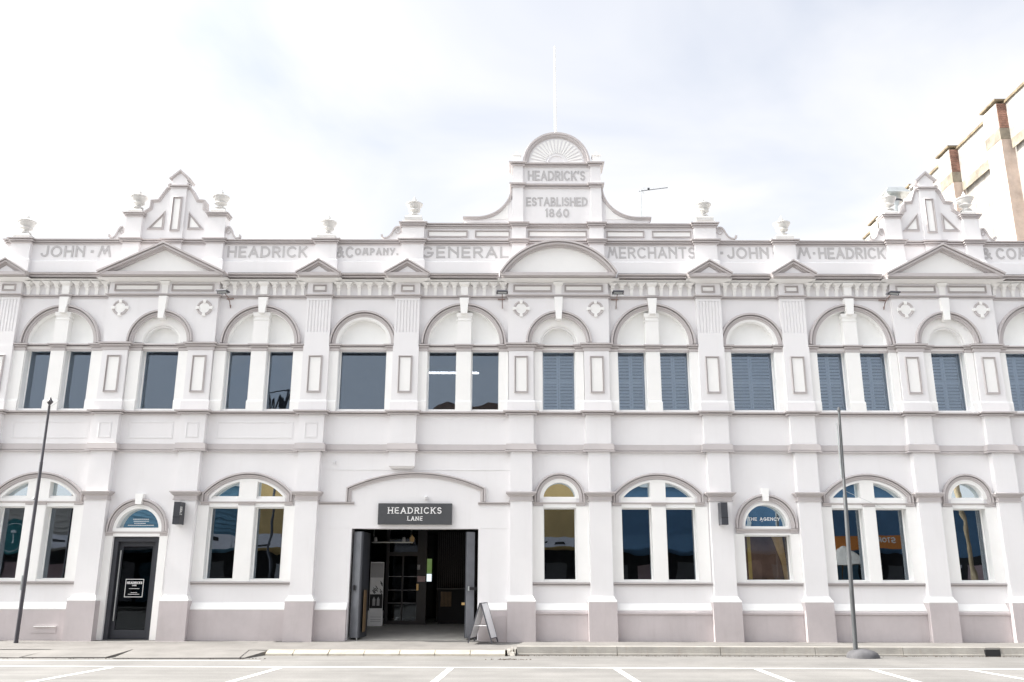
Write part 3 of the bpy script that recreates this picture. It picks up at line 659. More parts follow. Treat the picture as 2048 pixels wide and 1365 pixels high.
# ---------------------------------------------------------------- parapet
MB().box(X0+0.10, X1-0.1, -0.05, 0.35, 9.717, 10.70).build('parapet', 'wall', B)
MB().loft([(9.72,X0+0.06,X1-0.06,-0.10,-0.051),(10.18,X0+0.06,X1-0.06,-0.10,-0.051),(10.21,X0+0.06,X1-0.06,-0.06,-0.051)]).build('parapet_ledge', 'wall', B)
PP = {0:(-13.80,0.27),1:(-10.72,0.23),2:(-8.36,0.24),3:(-5.23,0.30),4:(-2.80,0.31),5:(0.19,0.20),6:(2.38,0.20),7:(5.44,0.31),8:(7.66,0.30),9:(10.77,0.23),10:(12.99,0.23),11:(15.9,0.3)}
GC = {'B':-9.56,'J':11.89}
brk_p = [(c-w,c+w,0.17) for c,w in PP.values()]+[(GC[k]-0.24,GC[k]+0.24,0.12) for k in GC]
for q,(c,w) in PP.items():
    MB().wbox(c-w, c+w, 9.72, 10.698, 0.051, 0.17).build('parapet_pier', 'wall', B)
    MB().loft([(9.722,c-w-0.05,c+w+0.05,-0.21,-0.101),(10.19,c-w-0.05,c+w+0.05,-0.21,-0.101),(10.24,c-w-0.005,c+w+0.005,-0.175,-0.101)]).build('pier_base', 'wall', B)
for k,c in GC.items(): MB().wbox(c-0.24, c+0.24, 9.72, 10.698, 0.051, 0.12).build('parapet_pier', 'wall', B)
pth = path([(max(a,X0+0.1),min(b,X1-0.1),p) for a,b,p in brk_p], X0+0.10, X1-0.10, 0.05)
MB().run(pth, [(-0.015,10.695),(0.04,10.695),(0.04,10.715),(0.01,10.717),(0.01,10.742),(0.07,10.745),(0.07,10.775),(0.03,10.778),(0.03,10.797),(0.10,10.80),(0.105,10.83),(-0.015,10.835)]).build('coping', 'mauve', B)
MB().box(X0+0.12, X1-0.12, -0.03, 0.35, 10.702, 10.832).build('coping_core', 'mauve', B)

for a,b in segs:
    if b-a > 0.25: MB().loft([(9.757,a,b,-0.345,-0.101),(9.764,a,b,-0.345,-0.101)]).build('cornice_bounce_cover', 'dark_cover', B)  # added dark sheet, out of view, cuts bounce light onto the parapet
# ---- urns
def urn_mesh():
    pr = [(0.0,0.0),(0.13,0.0),(0.135,0.03),(0.075,0.05),(0.06,0.09),(0.075,0.115),(0.13,0.14),(0.155,0.16),(0.15,0.185),(0.125,0.195),(0.155,0.24),(0.185,0.29),(0.195,0.335),(0.215,0.345),(0.22,0.37),(0.19,0.385),(0.15,0.41),(0.11,0.43),(0.06,0.445),(0.04,0.465),(0.055,0.49),(0.05,0.515),(0.025,0.545),(0.012,0.60),(0.0,0.605)]
    return MB().lathe(pr[1:-1], 0, 0, 20).mesh('urn', 'urn_stone', True)
UM = urn_mesh()
def urn(c, w, z, y=-0.02):
    o = MB().loft([(z,c-w*0.86,c+w*0.86,y-w*0.7,y+w*0.7),(z+0.10,c-w*0.86,c+w*0.86,y-w*0.7,y+w*0.7),(z+0.15,c-w*0.6,c+w*0.6,y-w*0.5,y+w*0.5),(z+0.19,c-0.11,c+0.11,y-0.11,y+0.11)]).build('urn_base', 'urn_stone', B)
    u = obj('urn', UM, o); u.location = (c, y, z+0.185); u.scale = (1.12,1.12,1.0); u.rotation_euler = (0,0,random.uniform(0,3))
for q in (0,3,8): urn(PP[q][0], PP[q][1], 10.832)

# ---- scroll brackets beside raised piers
def scroll(xa, z0, side, w=0.62, h=0.40):
    """side=+1: pier is on the left (scroll falls to the right)"""
    pts = []
    for i in range(26):
        t = i/25; a = radians(200-560*t); r = 0.028+0.085*t
        pts.append((0.13+r*cos(a), h-0.14+r*sin(a)))
    last = pts[-1]
    tail = [(0.19,h-0.02),(0.245,h-0.09),(0.29,h-0.19),(0.35,h-0.28),(0.43,h-0.335),(0.52,h-0.345),(0.58,h-0.31),(0.585,h-0.265),(0.55,h-0.25)]
    top = [(0.02,h-0.16),(0.03,h-0.06),(0.09,h-0.005),(0.15,h-0.005)]+tail
    S2 = lambda L: [(xa+side*x*w/0.62, z0+z) for x,z in L]
    prof = [(-0.02,0.03),(0.02,0.03),(0.02,0.13),(-0.02,0.13)]
    o = MB().sweep(S2(top), prof).build('scroll_bracket', 'mauve', B)
    MB().sweep(S2(pts), [(-0.012,0.03),(0.012,0.03),(0.012,0.115),(-0.012,0.115)]).build('scroll_volute', 'mauve', o)
    plate_pts = [(0.0,0.0)]+[(0.0,h-0.06)]+[(x,z-0.015) for x,z in top[1:-3]]+[(0.50,0.0)]
    MB().prism(S2(plate_pts), -0.095, -0.03).build('scroll_plate', 'wall', o)
scroll(PP[4][0]-PP[4][1]-0.0, 10.835, -1); scroll(PP[7][0]+PP[7][1], 10.835, 1)
for k,(i,j) in FRONT.items():
    if k == 'F': continue
    scroll(PP[i][0]-PP[i][1], 10.835, -1, 0.46, 0.38); scroll(PP[j][0]+PP[j][1], 10.835, 1, 0.46, 0.38)

# ---- stepped gables over bays B and J
for k in ('B','J'):
    i,j = FRONT[k]; c = GC[k]; gl = PP[i][0]; gr = PP[j][0]; wl = PP[i][1]
    for q in (i,j):
        x,w = PP[q]
        o = MB().wbox(x-w, x+w, 10.834, 11.52, -0.20, 0.16).build('gable_pier', 'wall', B)
        MB().run([(x-w,-0.19),(x-w,0.16),(x+w,0.16),(x+w,-0.19)], [(-0.015,11.50),(0.03,11.50),(0.03,11.52),(0.01,11.522),(0.01,11.545),(0.06,11.55),(0.06,11.575),(0.03,11.578),(0.03,11.592),(0.085,11.595),(0.085,11.617),(-0.015,11.622)]).build('pier_cap', 'mauve', o)
        MB().wbox(x-w+0.003, x+w-0.003, 11.5, 11.618, -0.195, 0.14).build('pier_cap_core', 'mauve', o)
        urn(x, w, 11.62, 0.02)
    inr = (gr-gl)/2-wl
    L_ = [(-inr+0.0,11.62),(-inr+0.16,11.74),(-inr+0.17,11.98),(-inr+0.38,12.0),(-0.36,12.36),(-0.24,12.40)]
    outl = [(c+x,z) for x,z in L_]; outr = [(c-x,z) for x,z in rev(L_)]
    body = [(c-inr,10.835)]+outl+outr+[(c+inr,10.835)]
    g = MB().prism(body, -0.04, 0.28).build('gable', 'wall', B)
    kp = [(0.0,-0.27),(0.0,0.10),(0.03,0.10),(0.04,0.075),(0.07,0.07),(0.08,0.05),(0.08,-0.27)]
    kp = [(-n,h) for n,h in kp]
    for pp in (outl,outr): MB().sweep([(x,z+0.07) for x,z in pp], kp).build('gable_coping', 'mauve', g)
    MB().wbox(c-0.23, c+0.23, 10.836, 12.40, -0.25, 0.10).build('gable_strip', 'wall', g)
    MB().run([(c-0.23,-0.25),(c-0.23,0.10),(c+0.23,0.10),(c+0.23,-0.25)], mould(0.06,12.40,0.09)).build('gable_cap_moulding', 'mauve', g)
    MB().prism([(c-0.21,12.45),(c+0.21,12.45),(c+0.21,12.76),(c,12.95),(c-0.21,12.76)], -0.09, 0.26).build('gable_finial', 'wall', g)
    MB().sweep([(c-0.31,12.70),(c,12.985),(c+0.31,12.70)], [(0,-0.32),(0,0.14),(-0.045,0.14),(-0.06,0.11),(-0.08,0.11),(-0.085,-0.32)]).build('finial_coping', 'mauve', g)
    for sd in (-1,1):
        MB().sweep(arc(c+sd*0.27,12.50,0.055,0,330,14), [(-0.012,0.0),(0.012,0.0),(0.012,0.09),(-0.012,0.09)]).build('finial_scroll', 'mauve', g)
    pz = [(n,0.10+h) for n,h in framep(0.06,0.04)]
    MB().sweep(rect(c-0.14,c+0.14,11.08,12.13), pz, closed=True).build('panel_frame', 'mauve', g)
    MB().wbox(c-0.09,c+0.09,11.13,12.08,0.096,0.106).build('panel_infill', 'white', g)
    for sd in (-1,1):
        tri = [(c+sd*0.81,11.155),(c+sd*0.335,11.155),(c+sd*0.335,11.72)]
        if sd > 0: tri = rev(tri)
        MB().sweep(tri, [(n,0.04+h) for n,h in framep(0.065,0.04)], closed=True).build('panel_frame', 'mauve', g)
        ti = [(c+sd*0.70,11.20),(c+sd*0.38,11.20),(c+sd*0.38,11.585)]
        MB().prism(ti if sd < 0 else rev(ti), -0.046, -0.036).build('panel_infill', 'white', g)

# ---- raised central parapet
a,b = PP[4][0], PP[7][0]
MB().wbox(a+0.2, b-0.2, 10.836, 11.22, -0.33, 0.05).build('attic_wall', 'wall', B)
for q in (4,5,6,7):
    c,w = PP[q]; MB().wbox(c-w, c+w, 10.836, 11.22, -0.30, 0.165).build('attic_pier', 'wall', B)
bk = [(PP[q][0]-PP[q][1],PP[q][0]+PP[q][1],0.165) for q in (4,5,6,7)]
ap = path(bk, PP[4][0]-PP[4][1], PP[7][0]+PP[7][1], 0.05)
MB().run(ap, [(-0.015,11.205),(0.035,11.205),(0.035,11.225),(0.01,11.227),(0.01,11.252),(0.06,11.255),(0.06,11.285),(0.03,11.288),(0.03,11.305),(0.09,11.31),(0.095,11.34),(-0.015,11.345)]).build('attic_coping', 'mauve', B)
MB().box(PP[4][0]-PP[4][1]+0.01, PP[7][0]+PP[7][1]-0.01, -0.03, 0.32, 11.221, 11.343).build('attic_coping_core', 'mauve', B)
MB().wbox(PP[4][0]-0.3, PP[4][0]+0.3, 11.344, 11.40, -0.25, 0.20).build('pier_plinth', 'white', B); MB().wbox(PP[7][0]-0.3, PP[7][0]+0.3, 11.344, 11.40, -0.25, 0.20).build('pier_plinth', 'white', B)
urn(PP[4][0], 0.29, 11.40); urn(PP[7][0], 0.29, 11.40)
for x0,x1 in ((-2.40,-1.26),(-1.06,-0.06),(0.45,2.12),(2.66,3.74),(3.95,5.08)):
    panel((x0+x1)/2, 10.93, 11.14, (x1-x0)/2, 0.05, B, 0.045)
# ---- name tower
TC = 1.275
tw = MB().wbox(TC-0.98, TC+0.98, 11.35, 13.13, -0.30, 0.04).build('name_tower', 'wall', B)
for sd in (-1,1):
    x = TC+sd*1.12
    MB().wbox(x-0.155, x+0.155, 11.35, 12.46, -0.28, 0.12).build('tower_pier', 'wall', tw)
    MB().wbox(x-0.145, x+0.145, 12.58, 13.12, -0.28, 0.12).build('tower_pier', 'wall', tw)
tp = path([(TC-1.275,TC-0.965,0.12),(TC+0.965,TC+1.275,0.12)], TC-1.275, TC+1.275, 0.04)
MB().run(tp, mould(0.085,12.45,0.125)).build('tower_moulding', 'mauve', tw)
MB().wbox(TC-1.26, TC+1.26, 12.455, 12.572, -0.28, 0.03).build('tower_moulding_core', 'mauve', tw)
tp = path([(TC-1.275,TC-0.965,0.12),(TC+0.965,TC+1.275,0.12)], TC-1.275, TC+1.275, 0.04)
MB().run(tp, mould(0.10,13.12,0.11)).build('tower_cornice', 'mauve', tw)
MB().wbox(TC-1.26, TC+1.26, 13.122, 13.228, -0.28, 0.03).build('tower_cornice_core', 'mauve', tw)
for sd in (-1,1):
    x = TC+sd*1.15
    MB().loft([(13.232,x-0.11,x+0.11,-0.13,0.1),(13.44,x-0.11,x+0.11,-0.13,0.1),(13.45,x-0.13,x+0.13,-0.15,0.12),(13.49,x-0.13,x+0.13,-0.15,0.12),(13.53,x-0.05,x+0.05,-0.07,0.04),(13.60,x-0.03,x+0.03,-0.05,0.02)]).build('tower_pinnacle', 'white', tw)
dz = 13.232
MB().prism(arc(TC,dz,0.90,0,180,36), -0.03, 0.26).build('sunburst_back', 'wall', tw)
MB().sweep(rev(arc(TC,dz,0.815,0,180,40)), [(0,-0.27),(0,0.05),(0.03,0.06),(0.035,0.09),(0.09,0.095),(0.10,0.125),(0.155,0.125),(0.165,0.10),(0.165,-0.27)]).build('sunburst_rim', 'mauve', tw, smooth=True)
MB().sweep(arc(TC,dz,0.27,0,180,24), [(0,0.028),(0,0.05),(0.02,0.055),(0.035,0.028)]).build('sunburst_hub', 'wall', tw, smooth=True)
for q in range(19):
    an = radians(6+168*q/18); d = Vector((cos(an),sin(an))); n = Vector((-d.y,d.x)); r0,r1 = 0.33,0.76; w0,w1 = 0.012,0.036
    P4 = [Vector((TC,dz))+d*r0+n*w0, Vector((TC,dz))+d*r0-n*w0, Vector((TC,dz))+d*r1-n*w1, Vector((TC,dz))+d*r1+n*w1]
    MB().prism([tuple(v) for v in P4], -0.052, -0.028).build('sunburst_ray', 'white', tw)
# curved shoulders
for sd in (-1,1):
    pts = []
    for q in range(19):
        t = q/18
        # concave quarter: from (2.40, 11.545) rising to (1.285, 12.50)
        u = t*pi/2; pts.append((2.30-1.0*sin(u)*1.0, 12.50-0.955*cos(u)))
    pts = [(2.68,11.545),(2.42,11.545)]+pts
    S3 = [(TC+sd*x,z) for x,z in pts]
    body = S3+[(TC+sd*1.27,11.40),(TC+sd*2.62,11.40)]
    sh = MB().prism(body, -0.02, 0.22).build('curved_shoulder', 'wall', tw)
    k = [(0,-0.24),(0,0.10),(0.03,0.10),(0.04,0.07),(0.075,0.06),(0.08,0.03),(0.08,-0.24)]
    MB().sweep(S3, [((n-0.015)*sd,h) for n,h in k]).build('shoulder_coping', 'mauve', sh)
    inn = [(TC+sd*1.40,11.50)]+[(TC+sd*(1.40+(x-1.30)*0.70),11.50+(z-11.545)*0.76) for x,z in rev(pts[2:])]
    MB().prism([(x,z) for x,z in inn], -0.034, -0.018).build('shoulder_panel', 'white', sh)

# ---------------------------------------------------------------- stroke lettering
def A_(cx,cz,rx,rz,a0,a1,n=10): return [(cx+rx*cos(radians(a0+(a1-a0)*i/n)), cz+rz*sin(radians(a0+(a1-a0)*i/n))) for i in range(n+1)]
GL_ = {
 'A':(0.78,[[(0,0),(0.39,1)],[(0.39,1),(0.78,0)],[(0.14,0.34),(0.64,0.34)]]),
 'B':(0.6,[[(0,0),(0,1)],[(0,1),(0.33,1)]+A_(0.33,0.76,0.22,0.24,90,-90)+[(0,0.52)],[(0,0.52),(0.36,0.52)]+A_(0.36,0.26,0.24,0.26,90,-90)+[(0,0)]]),
 'C':(0.76,[A_(0.42,0.5,0.42,0.5,48,312,18)]),
 'D':(0.72,[[(0,0),(0,1)],[(0,1),(0.28,1)]+A_(0.28,0.5,0.44,0.5,90,-90,14)+[(0,0)]]),
 'E':(0.56,[[(0,0),(0,1)],[(0,1),(0.56,1)],[(0,0.5),(0.5,0.5)],[(0,0),(0.56,0)]]),
 'G':(0.82,[A_(0.42,0.5,0.42,0.5,48,335,20)+[(0.8,0.44)],[(0.48,0.44),(0.84,0.44)]]),
 'H':(0.68,[[(0,0),(0,1)],[(0.68,0),(0.68,1)],[(0,0.52),(0.68,0.52)]]),
 'I':(0.0,[[(0,0),(0,1)]]),
 'J':(0.52,[[(0.52,1),(0.52,0.28)]+A_(0.26,0.28,0.26,0.28,0,-165,10)]),
 'K':(0.64,[[(0,0),(0,1)],[(0.62,1),(0.03,0.42)],[(0.22,0.60),(0.64,0)]]),
 'L':(0.52,[[(0,1),(0,0)],[(0,0),(0.52,0)]]),
 'M':(0.86,[[(0,0),(0.2,1)],[(0.2,1),(0.43,0.32)],[(0.43,0.32),(0.66,1)],[(0.66,1),(0.86,0)]]),
 'N':(0.70,[[(0,0),(0,1)],[(0,1),(0.70,0.28)],[(0.70,0),(0.70,1)]]),
 'O':(0.88,[A_(0.44,0.5,0.44,0.5,90,450,26)]),
 'P':(0.58,[[(0,0),(0,1)],[(0,1),(0.32,1)]+A_(0.32,0.74,0.25,0.26,90,-90)+[(0,0.48)]]),
 'R':(0.62,[[(0,0),(0,1)],[(0,1),(0.34,1)]+A_(0.34,0.75,0.25,0.25,90,-90)+[(0,0.5)],[(0.30,0.5),(0.62,0)]]),
 'S':(0.58,[A_(0.29,0.75,0.27,0.25,30,270,12)+A_(0.29,0.25,0.29,0.25,90,-150,12)[1:]]),
 'T':(0.64,[[(0.32,0),(0.32,1)],[(0,1),(0.64,1)]]),
 'V':(0.74,[[(0,1),(0.37,0)],[(0.37,0),(0.74,1)]]),
 'Y':(0.70,[[(0,1),(0.35,0.48)],[(0.70,1),(0.22,0.0)]]),
 'U':(0.66,[[(0,1),(0,0.33)]+A_(0.33,0.33,0.33,0.33,180,360,12)+[(0.66,1)]]),
 'F':(0.54,[[(0,0),(0,1)],[(0,1),(0.54,1)],[(0,0.52),(0.46,0.52)]]),
 '1':(0.1,[[(0.1,0),(0.1,1),(0.0,0.9)]]),
 '8':(0.56,[A_(0.28,0.76,0.22,0.24,90,450,16),A_(0.28,0.26,0.28,0.26,90,450,16)]),
 '6':(0.58,[A_(0.29,0.31,0.28,0.31,90,450,18),[(0.44,1.0),(0.20,0.72),(0.02,0.38)]]),
 '0':(0.62,[A_(0.31,0.5,0.31,0.5,90,450,24)]),
 '&':(0.86,[[(0.86,0.0),(0.30,0.60)]+A_(0.43,0.80,0.17,0.20,205,-35,12)+[(0.47,0.57)],[(0.47,0.57),(0.20,0.43)]+A_(0.33,0.23,0.25,0.23,120,330,12)+[(0.70,0.32),(0.76,0.48)]]),
 "'":(0.04,[[(0.04,1.0),(0.0,0.8)]]),
 '.':(0.06,[[(0.0,0.03),(0.06,0.03)]]),
 '*':(0.10,[[(0.0,0.5),(0.10,0.5)]]),
 ' ':(0.34,[]),
}
GLS = {'N':(0.72,[[(0,0),(0,1)],[(0,1),(0.72,0)],[(0.72,0),(0.72,1)]])}
def letters(s, x0, x1, z0, h, t, p, d=0.012, gap=0.22, small=None, serif=False, mp=None, fit=True):
    """stroke letters between x0 and x1; small: set of indexes drawn as small capitals"""
    GL = {**GL_,**GLS} if serif else GL_
    small = small or (lambda i: 1.0); gap = gap+0.95*t/h; ws = [GL[ch][0]*small(i) for i,ch in enumerate(s)]
    tot = sum(ws)+gap*(len(s)-1); k = (x1-x0-t)/(tot*h); x = x0+t/2; mb = MB(); q = 0
    for i,ch in enumerate(s):
        sc = small(i); zo = z0+(h*(1-sc)*0.62 if sc < 1 else 0)
        for st in GL[ch][1]:
            pts = [(x+a*k*h*sc, zo+t/2+b*(h*sc-t)) for a,b in st]
            closed = (abs(pts[0][0]-pts[-1][0])+abs(pts[0][1]-pts[-1][1])) < 1e-6
            if closed: pts = pts[:-1]
            elif ch not in '.*' :
                pass
            dd = d+0.0006*(q%7); q += 1
            tt = t*(1.0 if sc == 1 else 0.85)
            pr = [(-tt/2,p),(tt/2,p),(tt/2,p+dd),(-tt/2,p+dd)]
            if not closed:      # square the ends off on the base line / cap line
                e0 = Vector(pts[0])-Vector(pts[1]); e0.normalize(); e1 = Vector(pts[-1])-Vector(pts[-2]); e1.normalize()
                pts[0] = tuple(Vector(pts[0])+e0*tt/2); pts[-1] = tuple(Vector(pts[-1])+e1*tt/2)
            mb.sweep(pts, pr, closed, mp=mp)
            if serif and not closed:
                for e in (0,-1):
                    X,Z = pts[e]
                    if abs(Z-(zo)) < t*1.2 or abs(Z-(zo+h*sc)) < t*1.2:
                        zz = zo+t*0.22 if abs(Z-zo) < t*1.2 else zo+h*sc-t*0.22
                        w = t*1.15
                        if ch in 'HAKNRIDEL' and not (ch in 'EL' and X > x+0.3*k*h) and not (ch == 'A' and zz > zo+h/2) and not (ch == 'D' and len(st) > 2):
                            mb.sweep([(X-w,zz),(X+w,zz)], [(-t*0.22,p),(t*0.22,p),(t*0.22,p+d+0.0055),(-t*0.22,p+d+0.0055)], mp=mp)
        x += (ws[i]+gap)*k*h
    return mb
Z0,HL,T = 10.315, 0.335, 0.056
def word(s, x0, x1, z0=Z0, h=HL, t=T, p=0.05, par=None, **kw): letters(s, x0, x1, z0, h, t, p, **kw).build('lettering', 'letter', par or B)
word('JOHN', -13.27, -12.03); word('*', -11.87, -11.79, t=0.075); word('M', -11.66, -11.29)
word('HEADRICK', -8.02, -5.77)
word('&COMPANY.', -4.97, -3.20, small=lambda i: 1.0 if i < 2 else 0.66)
word('GENERAL', -2.56, -0.10); word('MERCHANTS', 2.68, 5.16, t=0.05)
word('*', 5.86, 5.94, t=0.075); word('JOHN', 6.05, 7.22); word('*', 7.34, 7.42, t=0.075, z0=Z0)
word('M', 8.03, 8.40); word('*', 8.47, 8.53, t=0.065); word('HEADRICK', 8.62, 10.50); word('&', 13.20, 13.50); word('COMPANY', 13.62, 15.6)
word("HEADRICK'S", TC-0.83, TC+0.83, 12.70, 0.30, 0.048, 0.04, tw)
word('ESTABLISHED', TC-0.88, TC+0.88, 11.90, 0.27, 0.044, 0.04, tw)
word('1860', TC-0.335, TC+0.345, 11.56, 0.26, 0.044, 0.04, tw)

# ================================================================== things on and in the building
# ---- name sign over the entrance
sg = thing('name_sign', 'dark grey sign board reading HEADRICKS LANE above the open entrance', 'sign', (-2.51,-0.02,2.95))
def loc_(mb, o):       # world-space mesh under an offset parent
    L = o.location; mb.v = [(x-L[0],y-L[1],z-L[2]) for x,y,z in mb.v]; return mb
loc_(MB().wbox(-3.47,-1.55,2.96,3.50,0.02,0.10), sg).build('board', 'sign_face', sg)
loc_(letters('HEADRICKS', -3.21, -1.82, 3.235, 0.165, 0.026, 0.101, 0.003, gap=0.34, serif=True), sg).build('lettering', 'print_white', sg)
loc_(letters('LANE', -2.70, -2.31, 3.055, 0.115, 0.019, 0.101, 0.003, gap=0.32, serif=True), sg).build('lettering', 'print_white', sg)
# small dome camera above the sign
dc = thing('dome_camera', 'small white dome camera on wall above the dark name sign', 'camera', (-2.24,0,3.63))
MB().lathe([(0.055,0.02),(0.06,0.035),(0.058,0.05),(0.05,0.06)], 0, -0.055, 14).build('mount', 'white_plastic', dc, smooth=True)
MB().lathe([(0.012,-0.045),(0.035,-0.03),(0.048,-0.005),(0.052,0.018)], 0, -0.055, 14).build('dome', 'white_plastic', dc, smooth=True)
MB().box(-0.03,0.03,-0.03,0.0,0.0,0.055).build('bracket', 'white_plastic', dc)
dc2 = thing('wall_sensor', 'tiny white sensor high on wall left of the entrance arch', 'sensor', (-4.68,0,4.57))
MB().lathe([(0.025,-0.03),(0.035,-0.01),(0.035,0.02),(0.02,0.035)], 0, -0.035, 10).build('housing', 'white_plastic', dc2, smooth=True)
MB().box(-0.02,0.02,-0.02,0.0,-0.015,0.02).build('bracket', 'white_plastic', dc2)
# ---- charcoal wall lights on the pilasters
def wall_light(x, z0, label, text):
    o = thing('wall_light', label, 'wall light', (x,-0.2,z0), 'charcoal box wall lights on pilasters')
    MB().loft([(0.0,-0.085,0.085,-0.34,-0.0),(0.56,-0.085,0.085,-0.34,-0.0)]).build('housing', 'charcoal', o)
    MB().box(-0.088,0.088,-0.343,-0.004,0.17,0.185).build('seam', 'black_frame', o)
    MB().loft([(-0.015,-0.06,0.06,-0.15,-0.04),(-0.001,-0.07,0.07,-0.16,-0.03)]).build('diffuser', 'white_plastic', o)
    if text:
        # the lettering runs up the right-hand face of the box
        mpf = lambda a,b,h: (0.085+h, -0.28+b*1.6, a)
        letters('LANE', 0.245, 0.445, -0.04, 0.085, 0.014, 0.001, 0.002, gap=0.3, serif=True, mp=mpf).build('lettering', 'print_white', o)
    return o
wall_light(PC[2]-0.06, 2.93, 'charcoal box wall light on pilaster right of the glass side door', True)
wall_light(PC[7]+0.0, 2.95, 'charcoal box wall light on pilaster left of the lettered arched window', False)

# ---- white lettering on the side door and on the window glass
st = MB(); x0,x1,z0,z1 = DC-0.235, DC+0.235, 1.13, 1.58; t=0.014
st.wbox(x0,x1,z0,z0+t,-0.188,-0.186); st.wbox(x0,x1,z1-t,z1,-0.188,-0.186); st.wbox(x0,x0+t,z0+t,z1-t,-0.188,-0.186); st.wbox(x1-t,x1,z0+t,z1-t,-0.188,-0.186)
for zz,a,b in ((1.335,-0.13,0.14),(1.235,-0.07,0.09),(1.195,-0.14,0.15)):
    x = a
    while x < b:
        w = random.uniform(0.012,0.03); st.wbox(DC+x,DC+min(x+w,b),zz,zz+0.014,-0.188,-0.186); x += w+0.006
st.build('door_print', 'print_white', dr)
letters('HEADRICKS', DC-0.20, DC+0.20, 1.455, 0.062, 0.014, -0.188, 0.002, gap=0.3).build('door_lettering', 'print_white', dr)
letters('LANE', DC-0.055, DC+0.055, 1.405, 0.036, 0.009, -0.188, 0.002, gap=0.3).build('door_lettering', 'print_white', dr)
fp = MB()
for q,(a,b) in enumerate(((-0.22,0.20),(-0.20,0.20),(-0.18,0.12),(-0.34,0.34))):
    zz = 3.085-0.052*q; x = a
    while x < b:
        w = random.uniform(0.015,0.05); fp.wbox(DC+x,DC+min(x+w,b),zz,zz+0.018,-0.183,-0.181); x += w+0.007
fp.build('fanlight_print', 'print_white', dr)
hc = mid(LO['H'])
letters('THE AGENCY', hc-0.42, hc+0.42, 3.095, 0.085, 0.017, -0.183, 0.002, gap=0.24).build('window_lettering', 'print_white', WIN_H)
MB().wbox(hc-0.075,hc-0.03,3.068,3.078,-0.183,-0.181).build('window_lettering', 'print_white', WIN_H)

# ---- floodlights on arms
def floodlight(x, yaw, label):
    o = thing('floodlight', label, 'floodlight', (x,-0.02,9.07), 'floodlights on arms along the facade'); o.rotation_euler = (0,0,yaw); o.scale = (0.8,0.85,0.85)
    MB().box(-0.16,0.09,-0.03,0.0,0.02,0.06).build('wall_bracket', 'brown_steel', o)
    MB().tube([(0.0,-0.03,-0.25),(0.0,-0.10,-0.10),(0,-0.26,0.02),(0,-0.50,0.07)], 0.016, 7).build('arm', 'brown_steel', o, smooth=True)
    MB().box(-0.012,0.012,-0.03,0.0,-0.28,-0.18).build('arm_foot', 'brown_steel', o)
    h = MB().loft([(0.06,-0.17,0.17,-0.74,-0.52),(0.075,-0.19,0.19,-0.78,-0.48),(0.115,-0.18,0.18,-0.76,-0.49),(0.14,-0.11,0.11,-0.70,-0.54)]).build('head', 'dark_metal', o)
    MB().box(-0.145,0.145,-0.725,-0.54,0.052,0.0595).build('lens', 'lens', h)
    yk = MB(); yk.box(-0.20,-0.191,-0.64,-0.60,0.03,0.10); yk.box(0.191,0.20,-0.64,-0.60,0.03,0.10); yk.box(-0.20,0.20,-0.64,-0.60,0.02,0.03); yk.build('yoke', 'dark_metal', o)
floodlight(-7.80, radians(-8), 'dark floodlight on arm right of the left triangular pediment')
floodlight(-0.27, 0, 'dark floodlight on arm left of the central curved pediment')
floodlight(2.88, 0, 'dark floodlight on arm right of the central curved pediment')
floodlight(10.30, radians(8), 'pale floodlight on arm left of the right triangular pediment')

# ---- linear pendant behind the upper window
pl = thing('linear_pendant', 'lit white linear light inside upper window left of the central bay', 'light', (-2.09,2.2,7.5))
MB().box(-1.1,1.1,-0.025,0.025,0,0.025).build('tube', 'tube', pl)
for x in (-0.9,0.9): MB().tube([(x,0,0.06),(x,0,1.5)],0.004,6).build('cable', 'dark_metal', pl)
MB().box(-1.1,1.1,-0.04,0.04,0.036,0.06).build('housing', 'white_plastic', pl)

# ---- flagpole, aerial, roof vent
fpz = thing('flagpole', 'tall white flagpole rising behind the central sunburst gable', 'flagpole', (1.29,0.45,10.15))
MB().tube([(0,0,0),(0,0,3.5),(0,0,7.18)], [0.055,0.045,0.024], 10).build('pole', 'white', fpz, smooth=True)
MB().lathe([(0.01,7.18),(0.035,7.20),(0.04,7.23),(0.02,7.27)], 0,0,10).build('truck', 'white', fpz, smooth=True)
MB().box(-0.09,0.09,-0.09,0.09,0,0.25).build('base', 'galv', fpz)
ae = thing('tv_aerial', 'thin television aerial on mast right of the central tower', 'aerial', (3.85,1.0,10.15))
MB().tube([(0,0,0),(0,0,2.78)], 0.017, 7).build('mast', 'galv', ae, smooth=True)
bm0,bm1 = Vector((-0.05,0,2.70)), Vector((0.82,0,2.82))
MB().tube([bm0,bm1], 0.011, 6).build('boom', 'dark_metal', ae)
MB().box(0.20,0.27,-0.03,0.03,2.745,2.80).build('junction_box', 'dark_metal', ae)
for q in range(9):
    t = 0.18+0.8*q/8; p = bm0.lerp(bm1,t); w = 0.20-0.011*q
    MB().tube([(p.x,-w,p.z),(p.x,w,p.z)], 0.005, 5).build('director', 'galv', ae)
for sd in (-1,1):
    MB().tube([(0.04,0,2.715),(0.10,0,2.715+sd*0.10)], 0.009, 5).build('reflector', 'galv', ae)
rv = thing('roof_vent', 'galvanised roof vent with flat cowl behind the right gable', 'roof vent', (12.82,4.0,10.15))
MB().lathe([(0.27,0.0),(0.27,3.66)], 0,0,20).build('duct', 'galv', rv, smooth=True)
MB().lathe([(0.285,3.66),(0.285,3.72)], 0,0,20).build('band', 'dark_metal', rv, smooth=True)
MB().lathe([(0.235,3.72),(0.235,4.0)], 0,0,20).build('neck', 'galv', rv, smooth=True)
